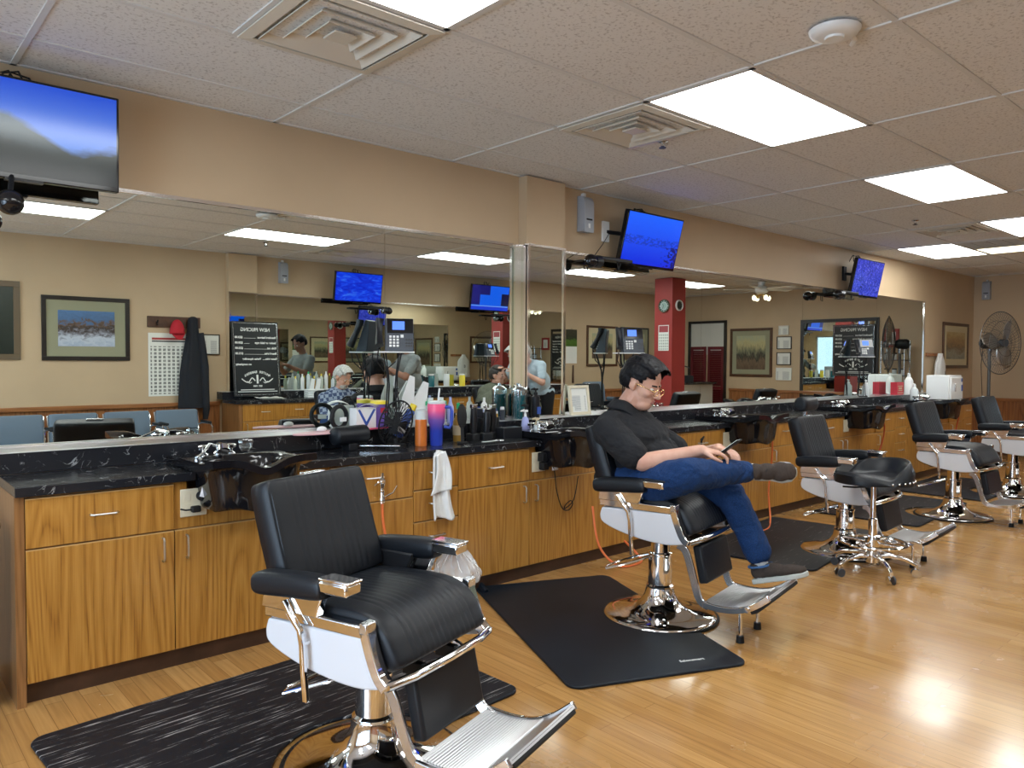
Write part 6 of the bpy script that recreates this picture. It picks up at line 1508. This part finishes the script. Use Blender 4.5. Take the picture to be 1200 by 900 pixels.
def hand(mb, w, d, up, side, s=1.0, curl=.8, spread=.0):
    """w wrist point, d direction of the palm, up = back-of-hand normal, side = +-1 thumb side"""
    d = V(d).normalized(); up = V(up); up = (up-d*up.dot(d)).normalized(); sd = d.cross(up)*side; w = V(w)
    def P(a, b, c): return tuple(w+d*a*s+sd*b*s+up*c*s)
    for b in (-.027, -.009, .009, .027): mb.cap(P(.0, b*.6, 0), P(.082, b, -.002), .015*s, .0115*s, n=10)
    for k, (b, l) in enumerate(((.028, .070), (.010, .080), (-.009, .074), (-.027, .058))):
        a, z = .086, -.003; ang = 0.0; p = (a, b, z); r = .0095-.0006*k
        for j, f in enumerate((.45, .32, .25)):
            ang += curl*(.55 if j == 0 else .75); q = (p[0]+l*f*cos(ang), p[1]+spread*b*.3, p[2]-l*f*sin(ang)); mb.cap(P(*p), P(*q), r*s, (r-.0008)*s, n=10); p = q; r -= .0008
    p = (.018, .030, -.006); q = (.050, .054, -.022); t_ = (.078, .052, -.034); u = (.098, .040, -.040)
    mb.cap(P(*p), P(*q), .014*s, .0115*s, n=10).cap(P(*q), P(*t_), .011*s, .010*s, n=10).cap(P(*t_), P(*u), .010*s, .0085*s, n=10)
def shoe(parent, heel, toe, up, s=(1, 1, 1)):
    """heel and toe in local coordinates at the sole"""
    h, t_ = V(heel), V(toe); d = (t_-h).normalized(); up = V(up); up = (up-d*up.dot(d)).normalized(); sd = up.cross(d); Lh = (t_-h).length
    M4 = Matrix(((d.x, sd.x, up.x, h.x), (d.y, sd.y, up.y, h.y), (d.z, sd.z, up.z, h.z), (0, 0, 0, 1))) @ Matrix.Diagonal((*s, 1))
    m = MB()
    m.ell((.05, 0, .055), (.052, .038, .045), M=M4).ell((.11, 0, .055), (.07, .040, .038), M=M4).ell((.19, 0, .042), (.075, .046, .030), M=M4).ell((.245, 0, .034), (.042, .040, .024), M=M4).ell((.045, 0, .085), (.043, .036, .028), M=M4)
    u = blob(m, 'shoe', 'shoe_brown', parent, .005, 4)
    pts = [(-.005, 0), (.0, -.030), (.06, -.036), (.12, -.036), (.19, -.050), (.25, -.044), (.285, -.018), (.29, 0), (.285, .018), (.25, .044), (.19, .050), (.12, .036), (.06, .036), (.0, .030)]
    MB().prism(pts, 'z', .0, .026, M4).build('sole', 'sole', u, bev=.006, seg=3)
    m = MB()
    for k in range(4): m.tube([(.105+.022*k, -.026, .078-.007*k), (.112+.022*k, 0, .094-.009*k), (.118+.022*k, .026, .078-.007*k)], .003, 6, M=M4)
    m.build('laces', 'rubber', u)
    return u

# ---- the seated man (local frame of his chair: +x forward, +y his left)
A2 = radians(-76)
man = thing('person', 'man in a dark short-sleeved shirt and blue jeans sitting cross-legged with a phone', 'person', (3.33, 2.53, .012), A2)
HC = (-.118, 0, 1.240); HR = Rfrom(-.04, .42)
b = MB(); T = head(b, HC, HR, 1.06)
b.cap((-.225, 0, 1.07), (-.150, 0, 1.18), .074, .068).cap((-.23, 0, 1.03), (-.215, 0, 1.09), .09, .076).ell((-.112, 0, 1.13), (.050, .052, .038))
# trunk
b.ell((-.20, 0, .70), (.15, .17, .13)).ell((-.15, 0, .84), (.17, .165, .15)).ell((-.22, 0, .97), (.135, .175, .15))
b.cap((-.25, -.16, 1.015), (-.25, .16, 1.015), .062)
# right arm (camera side)
shR, elR, wrR = (-.215, -.205, .985), (.008, -.255, .845), (.272, -.125, .915)
b.cap(shR, elR, .056, .047, n=18).cap(elR, (.11, -.205, .868), .048, .047, n=18).cap((.11, -.205, .868), wrR, .045, .029, n=18)
hand(b, wrR, (.10, .055, -.012), (.15, .0, 1), 1, 1.0, .75)
shL_, elL, wrL = (-.20, .205, .985), (.05, .265, .82), (.285, .085, .905)
b.cap(shL_, elL, .054, .044, n=18).cap(elL, wrL, .044, .028, n=18)
hand(b, wrL, (.10, -.05, -.01), (.1, 0, 1), -1, 1.0, .75)
# legs
hpR, knR, anR = (-.17, -.11, .70), (.255, -.275, .805), (.440, .09, .795)
hpL, knL, anL = (-.17, .11, .69), (.330, .14, .655), (.495, .14, .300)
b.cap(hpR, knR, .085, .058, n=18).cap(knR, anR, .055, .034, n=18).cap(hpL, knL, .085, .058, n=18).cap(knL, anL, .055, .034, n=18)
b.cap(anL, (.55, .13, .275), .030, .03).cap(anR, (.50, .11, .80), .030, .028)
blob(b, 'body', 'skin', man, .0055, 5)
face_parts(man, T, 'hair_dark', 'gold_wire')
def hair(parent, T, mat, back=True, vox=.005, noise=(.006, .015), long_=1.0):
    m = MB(); m.ell((-.020, 0, .052), (.112, .090, .088), M=T, n=30, k=18).ell((.040, 0, .092), (.062, .070, .042), M=T).ell((-.058, 0, .015), (.076, .083, .088), M=T)
    m.ell((.068, -.004, .085), (.032, .056, .026), M=T).cap((-.02, .077, .035), (.010, .076, .004), .014, .009, M=T).cap((-.02, -.077, .035), (.010, -.076, .004), .014, .009, M=T)
    random.seed(5)
    for k in range(40):      # locks combed forward and to the side
        y = -.075+.15*k/39; x = -.07+.05*random.random(); h = sqrt(max(.02, 1-(y/.092)**2)); pts = []
        for q in range(5): u = q/4; xx = x+.135*u; pts.append((xx, y+.016*u, .052+.088*h*sqrt(max(.06, 1-((xx+.02)/.135)**2))+.004))
        m.tube(pts, [.006, .010, .010, .009, .005], 8, M=T)
    return blob(m, 'hair', mat, parent, vox, 1, noise=noise)
# hair volume must leave the face free: cut the voxel cap with the face plane
def trim_face(o, T, x=.045, z=.055, zb=-.045):
    Ti = T.inverted(); bm = bmesh.new(); bm.from_mesh(o.data); dl = []
    for v in bm.verts:
        p = Ti @ v.co
        if (p.x > x and p.z < z) or (p.x > .078 and p.z < .082) or p.x > .090 or p.z < zb or (p.x > .014 and p.z < .014) or (p.x > .034 and p.z < .040) or (abs(p.x+.010) < .024 and p.z < .022 and abs(p.y) > .074): dl.append(v)
    bmesh.ops.delete(bm, geom=dl, context='VERTS'); bm.to_mesh(o.data); bm.free()
    q = o.modifiers.new('s', 'SOLIDIFY'); q.thickness = .004; q.offset = -1
hh = hair(man, T, 'hair_dark', noise=(.006, .015)); trim_face(hh, T)
# stubble beard shade
plain('stubble', (.22, .14, .11), .7)
# shirt
s = MB()
s.ell((-.20, 0, .71), (.185, .205, .12)).ell((-.10, 0, .835), (.205, .20, .145)).ell((-.155, 0, .93), (.185, .205, .14)).ell((-.205, 0, 1.00), (.155, .205, .115))
s.cap((-.225, -.165, 1.015), (-.225, .165, 1.015), .084).ell((-.215, 0, 1.07), (.112, .115, .055))
s.cap((-.22, -.20, .99), (-.050, -.250, .880), .088, .080, n=20).cap((-.21, .20, .99), (-.02, .250, .86), .084, .074, n=20)
s.cap((-.34, -.05, .95), (-.34, .05, .72), .06, .06)
shirt = blob(s, 'shirt', 'shirt_dark', man, .007, 7, noise=(.014, .05))
c = MB()
def col_(u, v):
    a = radians(-158+316*u); fr_ = smooth01((abs(a)-1.6)/1.1); r = .088+.040*v
    return (-.188-r*cos(a)*1.02+.012*fr_*v, r*sin(a)*(1-.25*fr_), 1.150-.048*v-.055*fr_-.030*fr_*v+.01*cos(a))
c.grid(40, 6, col_).build('collar', 'shirt_dark', man, solid=.006, ang=80)
m = MB().tube([(-.07, 0, 1.02), (.01, .0, .975), (.075, 0, .90), (.105, 0, .83)], .006, 6, flat=2.2); m.build('button_placket', 'shirt_dark', man)
for q in (0, 1, 2): MB().ell([(-.02, 0, 1.0), (.045, 0, .945), (.092, 0, .87)][q], (.005,)*3, n=10, k=6).build('button', 'dark_grey', man)
# jeans
j = MB()
j.ell((-.20, 0, .685), (.165, .195, .105))
j.cap(hpR, (.06, -.20, .735), .110, .105, n=22).cap((.06, -.20, .735), knR, .104, .088, n=22).cap(knR, (.34, -.10, .80), .086, .072, n=20).cap((.34, -.10, .80), (.430, .065, .797), .070, .057, n=20)
j.cap(hpL, (.10, .13, .675), .100, .092, n=22).cap((.10, .13, .675), knL, .090, .082, n=22).cap(knL, (.425, .14, .49), .080, .072, n=20).cap((.425, .14, .49), (.480, .14, .375), .072, .072, n=20)
j.cap((-.12, -.15, .62), (.02, -.18, .65), .06, .06)
jeans = blob(j, 'jeans', 'denim', man, .007, 6, noise=(.012, .05))
MB().ring((0, 0, 0), .060, .006, 'z', n=30, k=8, M=Matrix.Translation((.497, .14, .305)) @ Matrix.Rotation(-.25, 4, 'Y')).build('hem', 'denim_fade', man)
MB().cap((.488, .14, .37), (.505, .138, .255), .041, .038).build('sock', 'sock', man); MB().cap((.42, .05, .797), (.465, .10, .797), .045, .042).build('sock', 'sock', man)
shoe(man, (.470, .135, .205), (.735, .12, .290), (-.28, 0, 1)); shoe(man, (.435, .155, .775), (.68, .20, .800), (-.12, -1, .25), (.80, 1.12, 1.05))
# phone in the hands
ph = thing('mobile_phone', 'mobile phone with a bright screen held by the seated man', 'phone', (3.33, 2.53, .012), A2)
Rp = Matrix.Translation((.376, -.02, .925)) @ Matrix.Rotation(radians(-38), 4, 'Y') @ Matrix.Rotation(radians(0), 4, 'Z')
MB().box((0, 0, 0), (.14, .072, .009), Rp).build('case', 'rubber', ph, bev=.004); MB().box((0, 0, .005), (.130, .064, .001), Rp).build('screen', 'hand_screen', ph, smooth=False)

# ---- simpler figures for the people seen in the mirror, same construction
def figure(x, y, az, label, J, skin_, hairm, top, bottom, headr=(0, .25), top_mat_extra=None, beard=False, sleeves='short', cape=False, apart=None):
    t = thing('person', label, 'person', (x, y, 0), radians(az)); b = MB(); T = head(b, J['head'], Rfrom(*headr))
    hx, hy, hz = J['head']; nk = J['neck']; b.cap(nk, (hx-.03, hy, hz-.07), .06, .055)
    pv = J['pelvis']; ch = tuple((V(nk)*.72+V(pv)*.28)); bl = tuple((V(nk)*.35+V(pv)*.65))
    b.ell(pv, (.13, .16, .12)).ell(bl, (.125, .15, .15)).ell(ch, (.12, .17, .15))
    for s, k in ((-1, 'R'), (1, 'L')):
        sh, el, wr = J['sh'+k], J['el'+k], J['wr'+k]; b.cap(sh, el, .05, .042).cap(el, wr, .042, .028); d = V(J['hand'+k]) if 'hand'+k in J else V(wr)-V(el); hand(b, wr, d, J.get('up'+k, (0, 0, 1)), -s, 1, .7)
        hp, kn, an = J['hp'+k], J['kn'+k], J['an'+k]; b.cap(hp, kn, .08, .055).cap(kn, an, .052, .036); b.cap(an, (an[0]+.12, an[1], an[2]-.03), .035, .03)
    blob(b, 'body', skin_, t, .009, 4); face_parts(t, T, hairm, 'gold_wire' if beard else None)
    hh = hair(t, T, hairm, vox=.008, noise=(.010, .02)); trim_face(hh, T)
    if beard: m = MB().ell((.055, 0, -.078), (.045, .050, .038), M=T).ell((.088, 0, -.052), (.012, .028, .008), M=T); blob(m, 'beard', 'hair_grey', t, .006, 3)
    s_ = MB()
    if cape:
        s_.cap(nk, nk, .085).ell((ch[0]+.03, 0, ch[2]), (.20, .27, .17)).ell((bl[0]+.10, 0, bl[2]), (.30, .33, .20)).ell((pv[0]+.25, 0, pv[2]+.05), (.36, .33, .15))
        blob(s_, 'cape', top, t, .012, 8, noise=(.02, .06))
    else:
        s_.ell(pv, (.155, .185, .10)).ell(bl, (.155, .175, .17)).ell(ch, (.145, .19, .16)).cap(J['shR'], J['shL'], .07).cap(nk, nk, .07)
        for k in 'RL':
            sh, el, wr = V(J['sh'+k]), V(J['el'+k]), V(J['wr'+k])
            if sleeves == 'short': s_.cap(tuple(sh), tuple(sh.lerp(el, .7)), .066, .060)
            else: s_.cap(tuple(sh), tuple(el), .064, .055).cap(tuple(el), tuple(el.lerp(wr, .9)), .053, .040)
        blob(s_, 'shirt', top, t, .011, 6, noise=(.012, .05))
    j_ = MB().ell(pv, (.15, .18, .11))
    for k in 'RL': j_.cap(J['hp'+k], J['kn'+k], .095, .072).cap(J['kn'+k], tuple(V(J['kn'+k]).lerp(V(J['an'+k]), .92)), .070, .052)
    blob(j_, 'trousers', bottom, t, .011, 5)
    for k in 'RL':
        an = J['an'+k]; shoe(t, (an[0]-.06, an[1], an[2]-.085), (an[0]+.20, an[1], an[2]-.085), (0, 0, 1))
    return t
sitJ = dict(head=(-.05, 0, 1.25), neck=(-.15, 0, 1.07), pelvis=(-.15, 0, .72), shR=(-.16, -.18, 1.02), shL=(-.16, .18, 1.02), elR=(-.02, -.24, .80), elL=(-.02, .24, .80), wrR=(.20, -.08, .84), wrL=(.20, .08, .84),
            hpR=(-.13, -.10, .70), hpL=(-.13, .10, .70), knR=(.33, -.12, .70), knL=(.33, .12, .70), anR=(.46, -.10, .30), anL=(.46, .10, .30))
for k_ in ('head', 'neck', 'shR', 'shL', 'elR', 'elL', 'wrR', 'wrL'): q_ = sitJ[k_]; sitJ[k_] = (q_[0]-.02, q_[1], q_[2]-.09)
oldJ = dict(sitJ)
figure(4.35, .30, 92, 'old man with white hair, beard and blue plaid shirt, seen in the mirror', oldJ, 'skin', 'hair_grey', 'plaid', 'trousers_black', (-.35, .45), beard=True, sleeves='long')
figure(6.64, .38, 85, 'dark-haired client under a patterned cape, seen in the mirror left of the pillar', sitJ, 'skin', 'hair_brown', 'cape', 'trousers_black', (-.30, .0), cape=True)
benJ = dict(head=(.32, 0, 1.44), neck=(.20, 0, 1.33), pelvis=(-.04, 0, .95), shR=(.17, -.19, 1.30), shL=(.17, .19, 1.30), elR=(.24, -.28, 1.08), elL=(.24, .28, 1.10), wrR=(.44, -.12, 1.22), wrL=(.44, .12, 1.24),
           hpR=(-.04, -.10, .92), hpL=(-.04, .10, .92), knR=(.0, -.11, .50), knL=(.0, .11, .50), anR=(-.03, -.11, .088), anL=(-.03, .11, .088))
stJ = dict(head=(.06, 0, 1.60), neck=(-.01, 0, 1.42), pelvis=(0, 0, .95), shR=(0, -.19, 1.37), shL=(0, .19, 1.37), elR=(.16, -.26, 1.16), elL=(.16, .26, 1.16), wrR=(.36, -.10, 1.28), wrL=(.36, .10, 1.28),
           hpR=(0, -.10, .92), hpL=(0, .10, .92), knR=(.03, -.11, .50), knL=(.03, .11, .50), anR=(0, -.11, .088), anL=(0, .11, .088))
figure(7.13, .45, 180, 'barber in a light blue shirt bending to the caped client, seen in the pillar mirror', benJ, 'skin', 'hair_grey', 'shirt_blue', 'trousers_black', (0, .45))
figure(5.35, .10, -170, 'barber in a grey shirt with raised forearms, seen in the mirror behind the desk phone', stJ, 'skin_brown', 'hair_dark', 'shirt_grey', 'trousers_black', (0, .4))
# ------------------------------------------------------------------ daylight, lamps, camera
w = bpy.data.worlds.new('World'); SC.world = w; w.use_nodes = True
bg = w.node_tree.nodes['Background']; bg.inputs['Color'].default_value = (.62, .78, 1.0, 1); bg.inputs['Strength'].default_value = 3.0
ld = bpy.data.lights.new('window_daylight', 'AREA'); ld.shape = 'RECTANGLE'; ld.size = 4.4; ld.size_y = 2.0; ld.energy = 330; ld.color = (.66, .80, 1.0)
lo = bpy.data.objects.new('window_daylight', ld); COL.objects.link(lo); lo.location = (LX-.15, 1.3, 1.35); lo.rotation_euler = (0, -pi/2, 0)

cam = bpy.data.cameras.new('camera'); co = bpy.data.objects.new('camera', cam); COL.objects.link(co); SC.camera = co
yaw, pitch, roll, fpx = .7258794, -.0319655, .0055121, 892.18
F = V((sin(yaw)*cos(pitch), cos(yaw)*cos(pitch), sin(pitch))); R_ = V((cos(yaw), -sin(yaw), 0)); U = R_.cross(F)
R2 = R_*cos(roll)+U*sin(roll); U2 = -R_*sin(roll)+U*cos(roll)
M = Matrix(((R2.x, U2.x, -F.x, 0), (R2.y, U2.y, -F.y, 0), (R2.z, U2.z, -F.z, 0), (0, 0, 0, 1)))
M.translation = V((0, 0, 1.38)); co.matrix_world = M
cam.sensor_fit = 'HORIZONTAL'; cam.sensor_width = 36; cam.lens = 36*fpx/1200; cam.clip_start = .02
vs = SC.view_settings; vs.view_transform = 'Standard'; vs.look = 'None'; vs.exposure = -0.05; vs.gamma = 1; vs.use_curve_mapping = False
